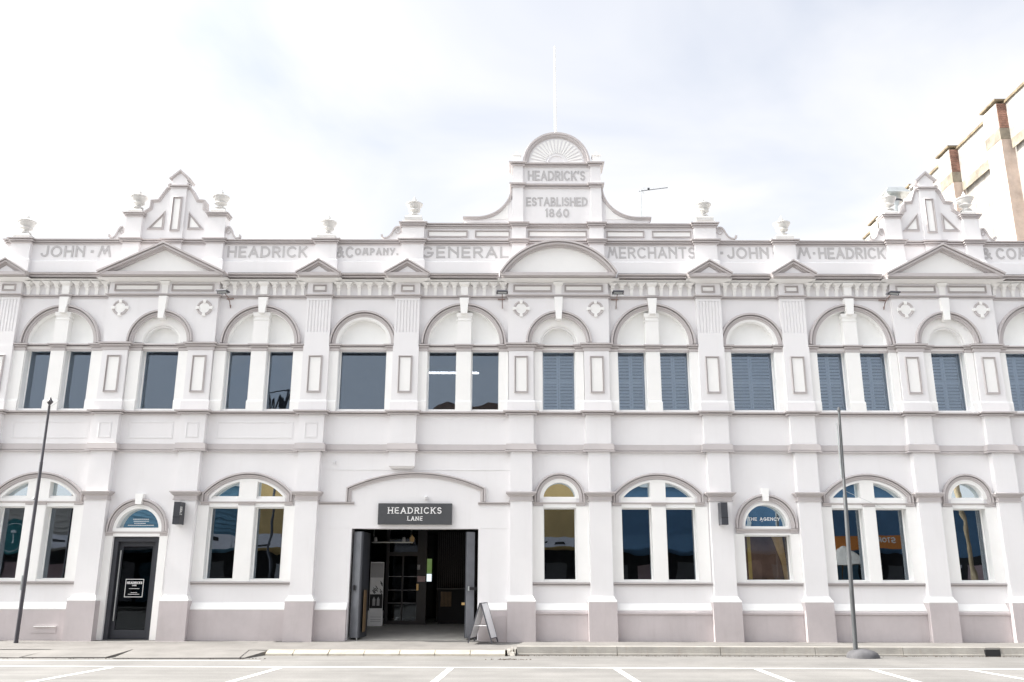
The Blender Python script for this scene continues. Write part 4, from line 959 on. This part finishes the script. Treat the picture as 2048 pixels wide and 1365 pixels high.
MB().add([(-0.44,-0.44,3.90),(0.44,-0.44,3.90),(0.44,0.44,3.90),(-0.44,0.44,3.90),(-0.24,-0.24,4.15),(0.24,-0.24,4.15),(0.24,0.24,4.15),(-0.24,0.24,4.15)],
   [[0,1,5,4],[1,2,6,5],[2,3,7,6],[3,0,4,7],[4,5,6,7],[3,2,1,0]]).build('cowl', 'galv', rv)

# ================================================================== entrance lobby
# folding doors
def leafdoor(pts, label, thick=0.055, z0=0.16, z1=2.78):
    o = thing('folding_door', label, 'door', (pts[0][0],pts[0][1],0.1))
    for (xa,ya),(xb,yb) in zip(pts[:-1],pts[1:]):
        d = Vector((xb-xa,yb-ya)); d.normalize(); n = Vector((-d.y,d.x))*thick/2; g = d*0.006
        q = [(xa+g.x+n.x,ya+g.y+n.y),(xb-g.x+n.x,yb-g.y+n.y),(xb-g.x-n.x,yb-g.y-n.y),(xa+g.x-n.x,ya+g.y-n.y)]
        loc_(MB().prism_z(q, z0, z1), o).build('leaf', 'steel_blue' if (xa,ya) == tuple(pts[0]) else 'charcoal', o)
    return o
fd = leafdoor([(-4.09,0.14),(-3.86,-0.02),(-3.80,0.78)], 'steel grey folding door folded back at left of the entrance')
loc_(MB().box(-4.04,-4.0,-0.02,0.08,1.32,1.44), fd).build('latch', 'black_frame', fd)
loc_(MB().tube([(-3.9,0.05,0.105),(-3.9,0.05,0.16)], 0.015, 7), fd).build('floor_bolt', 'galv', fd)
loc_(MB().box(-3.775,-3.762,0.1,0.5,0.3,1.32), fd).build('kick_panel', 'timber', fd)
fd2 = leafdoor([(-0.96,0.12),(-1.16,0.02),(-1.05,0.78)], 'steel grey folding door folded back at right of the entrance')
loc_(MB().box(-1.06,-0.88,-0.05,-0.01,1.33,1.40), fd2).build('latch', 'black_frame', fd2)
loc_(MB().lathe([(0.02,1.31),(0.02,1.42)], -1.09,-0.03, 8), fd2).build('knob', 'galv', fd2)
loc_(MB().box(-1.27,-1.17,0.05,0.10,0.96,1.02), fd2).build('pull', 'brass', fd2)
# lobby floor and glazed screen
MB().prism_x([(-0.02,0.04),(-0.02,0.104),(3.0,0.335),(7.4,0.35),(7.4,0.04)], EX0-0.45, EX1+0.45).build('lobby_floor', 'concrete', B)
scr = thing('glazed_screen', 'dark framed glass door and screen deep inside the entrance lobby', 'glass screen', (-3.2,3.2,0.105))
FZ = 0.335
fr = MB()
for xa,xb in ((-3.66,-3.57),(-2.75,-2.47)): fr.box(xa,xb,3.15,3.25,0.105,3.0)
fr.box(-3.57,-2.75,3.16,3.24,2.25,2.36); fr.box(-3.57,-2.75,3.16,3.24,0.3,0.44)
loc_(fr, scr).build('frame', 'black_frame', scr)
loc_(MB().box(-3.19,-3.14,3.17,3.23,0.44,2.25), scr).build('stile', 'black_frame', scr)
loc_(MB().box(-3.57,-3.19,3.19,3.20,0.44,2.25), scr).build('pane', 'glass_door', scr)
loc_(MB().box(-3.14,-2.75,3.19,3.20,0.44,2.25), scr).build('pane', 'glass_door', scr)
loc_(MB().box(-3.57,-2.75,3.19,3.20,2.36,3.0), scr).build('transom_pane', 'glass_door', scr)
for z in (0.92,1.28,1.66): loc_(MB().box(-3.57,-2.76,3.18,3.189,z,z+0.012), scr).build('glazing_line', 'print_grey', scr)
loc_(MB().box(-2.74,-2.66,3.13,3.149,1.86,2.0), scr).build('door_control', 'print_grey', scr)
loc_(MB().box(-2.73,-2.50,3.13,3.149,1.52,1.68), scr).build('notice', 'pink_notice', scr)
loc_(MB().box(-2.75,-2.69,3.10,3.149,1.28,1.46), scr).build('handle', 'brass', scr)
# ribbed timber wall at the right of the lobby and a counter
rw = thing('ribbed_partition', 'black ribbed partition at the back right of the lobby', 'partition', (-1.4,4.6,0.105))
loc_(MB().box(-2.30,-0.36,4.65,4.75,0.105,3.0), rw).build('panel', 'interior_dark', rw)
for q in range(31): loc_(MB().box(-2.28+q*0.061,-2.255+q*0.061,4.60,4.649,0.105,3.0), rw).build('rib', 'black_frame', rw)
ct = thing('lobby_counter', 'dark counter with pale timber front inside the entrance', 'counter', (-1.2,3.6,0.105))
loc_(MB().box(-2.2,-1.2,3.5,3.95,1.30,1.34), ct).build('top', 'black_frame', ct)
for q in range(8): loc_(MB().box(-2.07+q*0.04,-2.045+q*0.04,3.56,3.60,0.82,1.24), ct).build('slat', 'timber', ct)
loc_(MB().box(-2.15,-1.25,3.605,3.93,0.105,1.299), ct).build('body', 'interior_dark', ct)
# glowing panels added in place of a daylit gap to the garden lane
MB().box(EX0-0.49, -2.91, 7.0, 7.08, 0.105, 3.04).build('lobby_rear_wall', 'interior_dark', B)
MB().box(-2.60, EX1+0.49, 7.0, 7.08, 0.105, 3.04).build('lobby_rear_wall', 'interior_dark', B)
lw_ = thing('lane_glow', 'glowing panel standing for a daylit gap with green leaves at the back of the lobby', 'window', (-2.76,7.04,0.105))
loc_(MB().box(-2.909,-2.601,7.02,7.06,0.105,3.04), lw_).build('frame', 'black_frame', lw_)  # added surround for the glowing panels
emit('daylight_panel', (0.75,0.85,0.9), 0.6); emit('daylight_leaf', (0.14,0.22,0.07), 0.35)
loc_(MB().box(-2.84,-2.66,7.0,7.019,1.52,1.76), lw_).build('glow_panel', 'daylight_panel', lw_)
loc_(MB().box(-2.84,-2.66,7.0,7.019,1.77,2.25), lw_).build('glow_leaf_panel', 'daylight_leaf', lw_)
# brown timber screen standing behind the lettered window
bs = thing('timber_screen', 'brown timber screen with two tan battens behind the lettered arched window', 'screen', (6.62,0.45,0.07))
mat('brown_board', (0.24,0.155,0.125), 0.6, var=0.15, scale=2)
mat('tan_board', (0.80,0.58,0.33), 0.6, var=0.08, scale=4); mat('mustard_board', (0.70,0.54,0.18), 0.6, var=0.08, scale=4)
MB().box(-0.9,1.0,0,0.03,0,3.0).build('panel', 'brown_board', bs)
MB().box(-0.42,-0.33,-0.03,-0.001,0,2.75).build('batten', 'mustard_board', bs)
MB().prism([(0.24,2.62),(0.52,2.62),(0.62,1.45),(0.52,1.45),(0.46,1.95)], -0.03, -0.001).build('batten', 'tan_board', bs)
# poster totem
po = thing('poster_totem', 'tall printed poster totem standing at left inside the entrance', 'poster', (-3.84,2.7,0.315))
MB().box(-0.19,0.19,0.0,0.03,0.02,1.75).build('board', 'print_white', po)
MB().box(-0.18,0.18,-0.004,-0.001,1.32,1.72).build('header_print', 'print_grey', po)
MB().box(-0.18,0.18,-0.004,-0.001,0.48,0.86).build('photo_print', 'print_black', po)
pm = MB()
for q in range(9):
    x = -0.17+random.random()*0.3; z = 0.92+random.random()*0.32; pm.add([(x,-0.003-0.0003*q,z),(x+0.02,-0.003-0.0003*q,z),(x+0.09,-0.003-0.0003*q,z-0.1),(x+0.06,-0.003-0.0003*q,z-0.1)],[[0,1,2,3]])
pm.build('line_drawing', 'print_black', po)
MB().prism([(-0.1,0.55),(-0.02,0.55),(-0.02,0.72),(-0.06,0.80),(-0.1,0.72)], -0.007, -0.0045).build('arched_figure', 'print_grey', po)
MB().prism([(0.02,0.55),(0.10,0.55),(0.10,0.72),(0.06,0.80),(0.02,0.72)], -0.007, -0.0045).build('arched_figure', 'print_grey', po)
MB().box(-0.21,0.21,-0.08,0.06,0.0,0.42).build('stand', 'print_white', po)
for z in (0.12,0.17,0.24): MB().box(-0.13,0.16,-0.084,-0.081,z,z+0.012).build('caption_line', 'print_grey', po)
# things hung in the lobby
pd = thing('hanging_crest', 'small gilded crest hanging high inside the entrance', 'ornament', (-2.84,2.4,2.66)); pd.scale = (0.75,1,0.6)
MB().prism([(-0.09,0.12),(-0.03,0.2),(0.0,0.28),(0.03,0.2),(0.09,0.12),(0.075,-0.05),(0.0,-0.16),(-0.075,-0.05)], -0.02, 0.02).build('shield', 'brass', pd)
MB().tube([(0,0,0.28),(0,0,0.62)],0.004,5).build('wire', 'galv', pd)
lt = thing('track_light', 'thin metal light track under the dark lobby ceiling', 'track light', (-3.4,2.2,2.58))
MB().box(-0.55,0.6,-0.02,0.02,0,0.03).build('rail', 'galv', lt)
for x in (-0.45,0.35):
    MB().lathe([(0.035,0.16),(0.05,0.10),(0.055,0.04)], x,0.0,12).build('lamp_head', 'print_grey', lt, smooth=True)
for x in (-0.5,0.55): MB().tube([(x,0,0.03),(x,0,0.52)],0.006,5).build('drop_rod', 'galv', lt)

# ---- folding pavement board
ab = thing('pavement_board', 'white folding pavement sign standing right of the entrance', 'A-board', (-0.69,-0.62,0.105))
def slab(dx0, dx1, nm):      # a sloping panel seen almost edge-on; foot at dx0, head at dx1
    d = Vector((dx1-dx0, 0.93)); d.normalize(); n = Vector((d.y,-d.x))*0.012
    w = 0.30
    def q(t0,t1,y0,y1,m,name,k=1.0):
        P = Vector((dx0,0.0)); a = P+d*t0; b = P+d*t1; N = n*k
        vs = [(a.x-N.x,y0,a.y-N.y),(a.x+N.x,y0,a.y+N.y),(b.x+N.x,y0,b.y+N.y),(b.x-N.x,y0,b.y-N.y)]
        vs += [(x,y1,z) for x,_,z in vs]
        return MB().add(vs, [[0,1,2,3],[7,6,5,4],[0,4,5,1],[1,5,6,2],[2,6,7,3],[3,7,4,0]])
    L = sqrt((dx1-dx0)**2+0.93**2)
    f = q(0.12,L-0.02,-w+0.02,w-0.02,None,'').build('panel', 'white_plastic', ab)
    e = MB()
    for t0,t1,y0,y1 in ((0.0,L,-w,-w+0.02),(0.0,L,w-0.02,w),(0.10,0.12,-w+0.02,w-0.02),(L-0.02,L,-w+0.02,w-0.02)):
        m_ = q(t0,t1,y0,y1,None,'',1.25); e.add(m_.v, m_.f)
    e.build('frame', 'dark_metal', ab)
slab(-0.30,-0.012,'a'); slab(0.30,0.012,'b')
for y in (-0.27,0.27): MB().tube([(-0.19,y,0.40),(0.19,y,0.40)],0.008,6).build('stay', 'white_plastic', ab)
ab.rotation_euler = (0,0,radians(-13))

# ================================================================== ground
ZR = -0.08
def zpav(x, p):
    """pavement height: level at the right, falling to the crossing and to the broken edge at the left"""
    t = min(1,max(0,(x+0.15)/0.7)); t = t*t*(3-2*t)
    lo = 0.10-0.085*min(1,max(0,p/2.2)); hi = 0.10+0.006*p
    return lo*(1-t)+hi*t
def sheet(xs, ps, zf, m, name, **kw):
    mb = MB(); nx = len(xs); mb.v = [(x,-p,zf(x,p)) for p in ps for x in xs]
    mb.f = [[j*nx+i,j*nx+i+1,(j+1)*nx+i+1,(j+1)*nx+i] for j in range(len(ps)-1) for i in range(nx-1)]
    return mb.build(name, m, None, **kw)
MB().add([(-400,-400,ZR),(400,-400,ZR),(400,300,ZR),(-400,300,ZR)],[[0,1,2,3]]).build('road', 'asphalt', None, kind='structure')
KP = 2.15
xs = [-60,-40,-25]+[-18+0.5*i for i in range(80)]+[25,40,60]
sheet(xs, [-17.5,-0.3,0,0.3,0.6,1.0,1.4,1.8,KP-0.13], lambda x,p: zpav(x,max(p,0)), 'pavement', 'pavement', kind='structure')
# kerb: concrete stones right of the crossing, pale dressed stones at the crossing, broken slabs at the left
kerb = bpy.data.objects.new('kerb', None); COL.objects.link(kerb); kerb['kind'] = 'structure'
x = 0.12; q = 0
while x < 24:
    L = random.uniform(2.0,2.6)
    if x > 0.2 and 10.6 < x+L < 12.0: L = 10.78-x if x < 10.75 else L
    if abs(x-10.78) < 1e-6: x += 0.35
    h = zpav(x+1,KP)+0.012
    MB().prism_x([(-(KP-0.13),ZR-0.1),(-(KP-0.13),h),(-(KP-0.012),h+0.002),(-KP,h-0.012),(-(KP+0.02),ZR+0.05),(-(KP+0.035),ZR+0.045),(-(KP+0.05),ZR-0.1)], x+0.006, x+L-0.006).build('kerb_stone', 'kerb_concrete', kerb)
    x += L
x = -5.55
for q in range(7):
    L = 0.80 if q else 0.62
    z0 = zpav(x,KP)+0.012
    pr = [(-(KP-0.14),ZR-0.1),(-(KP-0.14),z0),(-(KP+0.02),z0+0.0),(-(KP+0.20),ZR+0.045),(-(KP+0.235),ZR-0.1)]
    MB().prism_x(pr, x+0.008, x+L-0.008+random.uniform(-0.004,0.004)).build('kerb_stone', 'sandstone', kerb)
    x += L
x = -24.0
while x < -5.6:
    L = min(random.uniform(0.9,2.7), -5.57-x)
    dz = random.uniform(-0.012,0.012); f = random.uniform(0.86,1.06)
    z0 = zpav(x,KP)-0.004+dz
    ang = random.uniform(-0.22,0.22)
    pts = [(x+0.008,-(KP-0.125)),(x+L-0.008,-(KP-0.125)),(x+L-0.008+ang,-(KP+1.05*f)),(x+0.008+ang*0.6,-(KP+1.08*f))]
    MB().add([(a,b,ZR-0.05) for a,b in pts]+[(pts[0][0],pts[0][1],z0),(pts[1][0],pts[1][1],z0+random.uniform(-.008,.008)),(pts[2][0],pts[2][1],ZR+0.022+dz),(pts[3][0],pts[3][1],ZR+0.03-dz)],
        [[3,2,1,0],[4,5,6,7],[0,1,5,4],[1,2,6,5],[2,3,7,6],[3,0,4,7]]).build('kerb_slab', 'pavement', kerb)
    x += L
# broken end of the kerb beside the crossing
for xa,xb,pf,h in ((-0.10,0.0,0.10,0.05),(0.0,0.055,0.05,0.085),(0.06,0.115,0.08,0.06),(-0.04,0.09,0.16,0.015)):
    MB().add([(xa,-(KP-0.13),ZR-0.05),(xb,-(KP-0.13),ZR-0.05),(xb,-(KP+pf),ZR-0.05),(xa+0.01,-(KP+pf*0.8),ZR-0.05),
              (xa+0.01,-(KP-0.12),h+0.02),(xb-0.01,-(KP-0.12),h+0.01),(xb-0.02,-(KP+pf*0.7),h-0.03),(xa+0.02,-(KP+pf*0.5),h-0.02)],
             [[3,2,1,0],[4,5,6,7],[0,1,5,4],[1,2,6,5],[2,3,7,6],[3,0,4,7]]).build('kerb_rubble', 'kerb_concrete', kerb)
# grit and leaf litter in the gutter
gt = MB()
for q in range(900):
    if random.random() < 0.62: x = random.uniform(0.1,14); p = KP+0.05+abs(random.gauss(0,0.03))
    else: x = random.uniform(-14,-5.3); p = KP+1.02+random.gauss(0,0.06)
    if random.random() < 0.25: x = random.gauss(0.0,0.22)
    r = random.uniform(0.006,0.022); z = ZR+0.002; a = random.random()*6
    gt.add([(x+r*cos(a),-p+r*sin(a),z),(x+r*cos(a+2.1),-p+r*sin(a+2.1),z),(x+r*cos(a+4.2),-p+r*sin(a+4.2),z),(x,-p,z+r*0.7)],[[0,1,3],[1,2,3],[2,0,3]])
gt.build('gutter_litter', 'soil', None, kind='stuff', label='dark grit and leaf litter along the kerb', category='litter')
MB().box(10.785,11.125,-(KP+0.03),-(KP-0.13),ZR-0.02,0.075).build('drain_inlet', 'opp_shade', kerb)
MB().box(10.785,11.125,-(KP+0.012),-(KP-0.13),0.076,zpav(10,KP)+0.008).build('inlet_lintel', 'kerb_concrete', kerb)
# painted markings
def stripe(name, pts): MB().add([(x,-p,ZR+0.004) for x,p in pts],[list(range(len(pts)))]).build(name, 'road_paint', road_marks)
road_marks = bpy.data.objects.new('road_markings', None); COL.objects.link(road_marks); road_marks['kind'] = 'structure'
LP = 4.78
stripe('edge_line', [(-40,LP),(40,LP+0.35),(40,LP+0.46),(-40,LP+0.11)])
stripe('gutter_line', [(-40,2.62+1.05),(-5.3,3.6),(-5.3,3.66),(-40,3.74)])
for xa,xb in ((-7.78,-8.18),(-4.50,-4.86),(-1.18,-1.38),(2.04,2.20),(4.78,4.74),(7.02,6.86),(8.9,9.2)):
    pa,pb = LP+0.38, 12.0; k = (xb-xa)/2.0
    stripe('bay_line', [(xa-0.06,pa),(xa+0.06,pa),(xa+k*(pb-pa)*0.5+0.06,pb),(xa+k*(pb-pa)*0.5-0.06,pb)])

# ---- street poles
pole = thing('street_pole', 'slim dark street pole with diamond finial in front of left ground window', 'pole', (-12.05,-0.75,0.06))
MB().tube([(0,0,0),(0,0,2.0),(0,0,2.02),(0,0,4.4),(0,0,4.42),(0,0,5.88)], [0.048,0.048,0.044,0.04,0.034,0.03], 12).build('shaft', 'pole_paint', pole, smooth=True)
MB().lathe([(0.012,5.88),(0.05,5.93),(0.085,5.98),(0.05,6.03),(0.012,6.10)],0,0,8).build('finial', 'pole_paint', pole)
MB().box(-0.075,-0.045,-0.03,0.03,1.25,1.6).build('cable_cover', 'galv', pole)
MB().lathe([(0.055,0),(0.055,0.05)],0,0,12).build('collar', 'pole_paint', pole)
MB().lathe([(0.02,0.0),(0.025,0.04),(0.012,0.06)],-0.062,-0.01,8).build('bolt', 'galv', pole).location = (0,0,3.45)
pole2 = thing('street_pole', 'grey street pole rising from concrete mound at the right kerb', 'pole', (7.70,-2.55,ZR))
MB().tube([(0.0,0,0.05),(0.04,0,1.6),(0.09,0,3.6),(0.091,0,3.62),(0.14,0,5.56)], [0.052,0.048,0.044,0.036,0.030], 12).build('shaft', 'pole_grey', pole2, smooth=True)
MB().lathe([(0.03,5.56),(0.042,5.60),(0.03,5.65),(0.01,5.69)],0.14,0,8).build('finial', 'pole_grey', pole2)
MB().box(0.045,0.065,-0.025,0.025,4.0,5.3).build('cable_cover', 'galv', pole2)
md = MB(); pr = [(0.35,0.0),(0.335,0.06),(0.30,0.11),(0.25,0.145),(0.14,0.18),(0.07,0.195)]
md.lathe(pr,0.13,0,18); md.v = [(x*(1.0+0.10*sin(3*x+5*z)),y*0.8,z) for x,y,z in md.v]
md.build('mound', 'mound_concrete', pole2, smooth=True)
# thin stay wires
MB().tube([(0.04,0,3.72),(0.6,-0.05,3.45),(0.95,-0.08,3.28)], 0.004, 5).build('loose_wire', 'galv', pole2)
MB().tube([(0.05,0,5.86),(0.26,0.0,6.02)], 0.004, 5).build('loose_wire', 'galv', pole)

# ================================================================== tall old brick building at the right
WB = thing('brick_warehouse', 'tall weathered pale rendered brick warehouse rising behind at right', 'building')
XW = 17.5
MB().box(XW, XW+12, 1.0, 17.4, ZR, 16.45).build('side_wall', 'limewash', WB)
MB().box(XW-0.10, XW+12, 1.0, 17.4, 16.46, 17.86).build('parapet', 'limewash', WB)
for y0 in (1.0,4.5,7.96,11.45,14.95):
    if y0 < 17: MB().box(XW-0.135, XW-0.101, y0+0.95, min(y0+3.42,17.4), 16.08, 16.44).build('ledge', 'old_render', WB)
MB().box(XW-0.16, XW+12.05, 0.95, 17.45, 17.862, 17.95).build('coping', 'moss_edge', WB)
bricks = {}
BRK = []
for q in range(4):
    w = 0.108+0.004*q; BRK.append(MB().box(-w/1,w/1,-0.012,0.03,-0.036,0.036).mesh('brick', 'brick'))
HBR = MB().box(-0.05,0.05,-0.012,0.03,-0.036,0.036).mesh('brick', 'brick')
for n_,y0 in enumerate((1.0,4.5,7.96,11.45,14.95)):
    x0 = XW-0.44
    bt = MB().box(x0, XW, y0, y0+0.94, ZR, 16.48).build('buttress', 'pale_brick', WB)
    MB().box(x0-0.012, XW, y0-0.012, y0+0.952, 16.482, 16.90).build('buttress_band', 'old_render', bt)
    MB().box(x0, XW, y0, y0+0.94, 16.902, 17.86).build('buttress_head', 'limewash', bt)
    MB().box(x0-0.05, XW, y0-0.05, y0+0.99, 17.955, 18.02).build('buttress_coping', 'moss_edge', bt)
    if n_ in (1,2):
        MB().box(x0+0.012, XW-0.005, y0-0.006, y0-0.001, 16.903, 17.86).build('mortar_bed', 'mortar', bt)
        rows = 11
        for r in range(rows):
            z = 16.945+r*0.0865
            if r%2 == 0: xsb = [(x0+0.12,0),(XW-0.12,0)]
            else: xsb = [(x0+0.06,1),(x0+0.225,0),(XW-0.055,1)]
            for xb,hf in xsb:
                b_ = obj('brick', HBR if hf else BRK[0], bt); b_.location = (xb, y0-0.007, z)
                b_.rotation_euler = (0,0,random.uniform(-0.01,0.01))
    else:
        pass
MB().tube([(XW-0.14,10.6,12.0),(XW-0.14,10.6,17.3),(XW-0.05,10.6,17.4)],0.035,8).build('downpipe', 'limewash', WB, smooth=True)

# ---- tips of a tree beyond the left corner
tr = thing('garden_tree', 'yellow green tree tip showing beyond the left end of the parapet', 'tree', (-17.3,3.2,0.95))
MB().tube([(0,0,-1.0),(0.1,0,4.0),(0.4,0.1,7.5),(0.9,0.0,9.6)], [0.16,0.13,0.08,0.03], 8).build('trunk', 'bark', tr, smooth=True)
cr = MB()
for q in range(1500):
    a = random.random()*2*pi; b = random.uniform(-1,1); rr = random.random()**0.4
    x = 0.6+1.7*rr*cos(a)*sqrt(1-b*b); y = 1.6*rr*sin(a)*sqrt(1-b*b); z = 8.3+2.2*rr*b
    d = Vector((random.gauss(0,1),random.gauss(0,1),random.gauss(0,1))).normalized()*0.09; e = d.cross(Vector((random.gauss(0,1),random.gauss(0,1),random.gauss(0,1)))).normalized()*0.035
    P = Vector((x,y,z)); cr.add([P-d,P+e,P+d,P-e],[[0,1,2,3]])
cr.build('crown', 'leaf_gold', tr)

# ================================================================== the other side of the street (seen in the glass)
YO = -31.0
def shop(name, x0, x1, h, m, label, board=False, roof=None):
    o = thing(name, label, 'building', ((x0+x1)/2, YO, ZR))
    c0 = (x0+x1)/2; w = (x1-x0)/2-0.03
    MB().box(-w,w,-12,0,0,h).build('wall', m, o)
    MB().box(-w-0.02,w+0.02,-0.2,0.25,h+0.002,h+0.22).build('coping', 'opp_trim', o)
    if board:
        z = 4.4
        while z < h-0.1:
            MB().loft([(z,-w+0.1,w-0.1,0.001,0.05),(z+0.24,-w+0.1,w-0.1,0.001,0.012)]).build('weatherboard', m, o); z += 0.25
    MB().box(-w+0.3,w-0.3,0.001,0.06,0.1,3.2).build('shopfront', 'opp_shade', o)
    xx = -w+0.5
    while xx < w-1.6:
        ww = random.uniform(0.9,1.9)
        MB().box(xx,xx+ww,0.061,0.09,random.choice((0.4,0.15)),2.6).build('shop_window', random.choice(('interior_mid','interior_mid','opp_fascia','pink_notice','opp_shade','opp_blue')), o)
        xx += ww+random.uniform(0.15,0.9)
    return o
def awning(x0, x1, m, label):
    o = thing('street_awning', label, 'awning', ((x0+x1)/2, YO, 3.4)); w = (x1-x0)/2-0.02
    MB().box(-w,w,0.08,3.2,0.0,0.08).build('soffit', 'opp_shade', o)
    MB().box(-w,w,3.201,3.27,-0.15,0.62).build('fascia', m, o)
    return o
b1 = shop('cream_shop', -42, -25.0, 6.1, 'opp_cream', 'cream boarded shop across the street reflected in the leftmost ground window', True)
b2 = shop('blue_shop', -25, -16.2, 7.2, 'opp_blue', 'blue weatherboard shop across the street reflected above the glass side door', True)
b3 = shop('tan_shop', -16.2, 5.2, 8.4, 'opp_tan', 'tan walled building across the street reflected in the window beside the entrance')
MB().prism([(-8.4,8.63),(10.6,8.63),(8.6,10.4),(5.5,12.6),(1.2,12.9),(-2.5,11.0)], -3.2, -2.4).build('roof', 'opp_roof', b3)
b4 = shop('navy_shop', 5.2, 24.5, 7.3, 'opp_navy', 'navy blue building with white railing reflected in the right arched windows')
for q in range(64): MB().box(-9.4+q*0.295,-9.34+q*0.295,-0.05,0.05,7.53,8.15).build('baluster', 'opp_trim', b4)
MB().box(-9.5,9.5,-0.06,0.06,8.152,8.26).build('handrail', 'opp_trim', b4)
mk = MB().sweep(arc(-1.6,5.15,1.15,-20,200,30), [(-0.11,-0.05),(0.11,-0.05),(0.11,-0.02),(-0.11,-0.02)]); mk.build('painted_ring', 'opp_trim', b4)
MB().prism(arc(-2.1,4.85,0.75,0,180,16), 0.02, 0.05).build('painted_disc', 'opp_trim', b4)
b5 = shop('dark_shop', 24.5, 42, 6.2, 'opp_navy', 'dark blue low shop across the street reflected in the rightmost ground window')
a1 = awning(-36, -16.2, 'opp_fascia', 'long white fascia awning reflected in the left ground windows')
a2 = awning(-16.2, 5.2, 'opp_fascia', 'white awning with dark shop names reflected beside the entrance')
a3 = awning(5.2, 17.6, 'opp_navy', 'dark blue awning reflected in the ground windows right of centre')
a4 = awning(17.6, 23.6, 'opp_orange', 'orange awning fascia reflected in the double window behind the right pole')
def mpo(o):      # letters facing the street from the far side
    L = o.location
    return lambda a,b,h: (-(a)-L[0], h-L[1]-(-31.0)+0.0, b-L[2])
def opp_text(s, xc, w, z, h, t, o, m, y): 
    L = o.location; letters(s, -xc-w/2, -xc+w/2, z, h, t, 0, 0.02, mp=lambda a,b,hh: (-a-L[0], y+hh-L[1], b-L[2])).build('lettering', m, o)
opp_text('MILLERS', -21.25, 1.9, 3.62, 0.34, 0.07, a1, 'print_black', YO+3.275)
opp_text('FASHION CLUB', -21.25, 1.7, 3.38, 0.16, 0.035, a1, 'pink_notice', YO+3.275)
bl = MB()
for o,x0,x1 in ((a1,-27.3,-23.4),(a1,-19.8,-16.6),(a2,-16,-11),(a2,1.2,5)):
    x = x0
    while x < x1:
        w = random.uniform(0.35,0.9); z = random.choice((3.36,3.58,3.74)); h = random.uniform(0.10,0.2); L = o.location
        MB().box(x-L[0],min(x+w,x1)-L[0],3.271,3.285,z-L[2],z+h-L[2]).build('sign_patch', random.choice(('print_black','print_black','pink_notice')), o); x += w+random.uniform(0.2,0.6)
opp_text('STORE', 21.3, 1.3, 3.58, 0.34, 0.06, a4, 'print_white', YO+3.275)
# round teal sign
ts = thing('round_sign', 'round teal sign with white ring reflected in the leftmost ground window', 'sign', (-28.5,YO+3.4,3.9))
MB().prism(arc(0,0,0.98,0,360,40)[:-1], 0.0, 0.06).build('disc', 'opp_teal', ts)
MB().sweep(arc(0,0,0.80,0,360,40)[:-1], [(0,-0.061),(0,-0.075),(0.04,-0.075),(0.04,-0.061)], closed=True).build('ring', 'opp_trim', ts)
MB().prism([(-0.04,-0.4),(0.04,-0.4),(0.05,0.15),(-0.02,0.15)], 0.061, 0.075).build('palm_trunk', 'opp_trim', ts)
MB().prism(arc(0.02,0.2,0.2,0,180,10), 0.061, 0.075).build('palm_crown', 'opp_trim', ts)
# round logo sign and power poles
pw = thing('timber_power_pole', 'tan timber power pole reflected in the rightmost ground window', 'pole', (25.1,YO+5.2,ZR))
MB().tube([(0.1,0,0),(0.0,0,3),(-0.25,0,6),(-0.3,0,10)], [0.17,0.16,0.14,0.12], 10).build('shaft', 'bark', pw, smooth=True)
MB().box(-1.2,0.6,-0.06,0.06,9.3,9.42).build('crossarm', 'bark', pw)
pw2 = thing('steel_lamp_post', 'dark steel lamp post reflected in the double window left of the entrance', 'pole', (-13.2,YO+5.4,ZR))
MB().tube([(0,0,0),(0,0,8.5)], [0.10,0.07], 10).build('shaft', 'dark_metal', pw2, smooth=True)
MB().tube([(0,0,8.4),(0,0.6,8.7),(0,1.4,8.75)], 0.04, 8).build('arm', 'dark_metal', pw2, smooth=True)
um = thing('cafe_umbrella', 'cream cafe umbrella reflected in the double window behind the right pole', 'umbrella', (18.5,YO+4.2,ZR))
MB().tube([(0,0,0),(0,0,2.9)],0.03,8).build('post', 'timber', um)
MB().lathe([(1.55,2.55),(1.2,2.85),(0.7,3.15),(0.06,3.45)],0,0,12).build('canopy', 'opp_cream', um)
# rooftop sign frame on the blue shop
rs = thing('rooftop_sign', 'black rooftop sign frame reflected in the upper double window left of the entrance', 'sign', (-14.8,YO-1.5,8.6))
for x in (-1.3,0,1.3): MB().box(x-0.06,x+0.06,-0.05,0.05,0.0,4.9).build('post', 'dark_metal', rs)
zz_ = MB(); pts = []
for q in range(26): pts.append((1.5-q*0.12, 3.9+0.5*sin(q*1.9)+0.15*sin(q*0.7)))
zz_.sweep(pts, [(-0.07,-0.06),(0.07,-0.06),(0.07,-0.12),(-0.07,-0.12)]); zz_.build('script_strip', 'print_black', rs)
for z in (3.2,4.75): MB().box(-1.6,1.6,-0.04,0.04,z,z+0.10).build('rail', 'dark_metal', rs)
# far side pavement
MB().box(-60,60,YO-13,-26.6,ZR+0.001,ZR+0.13).build('far_pavement', 'pavement', None, kind='structure')
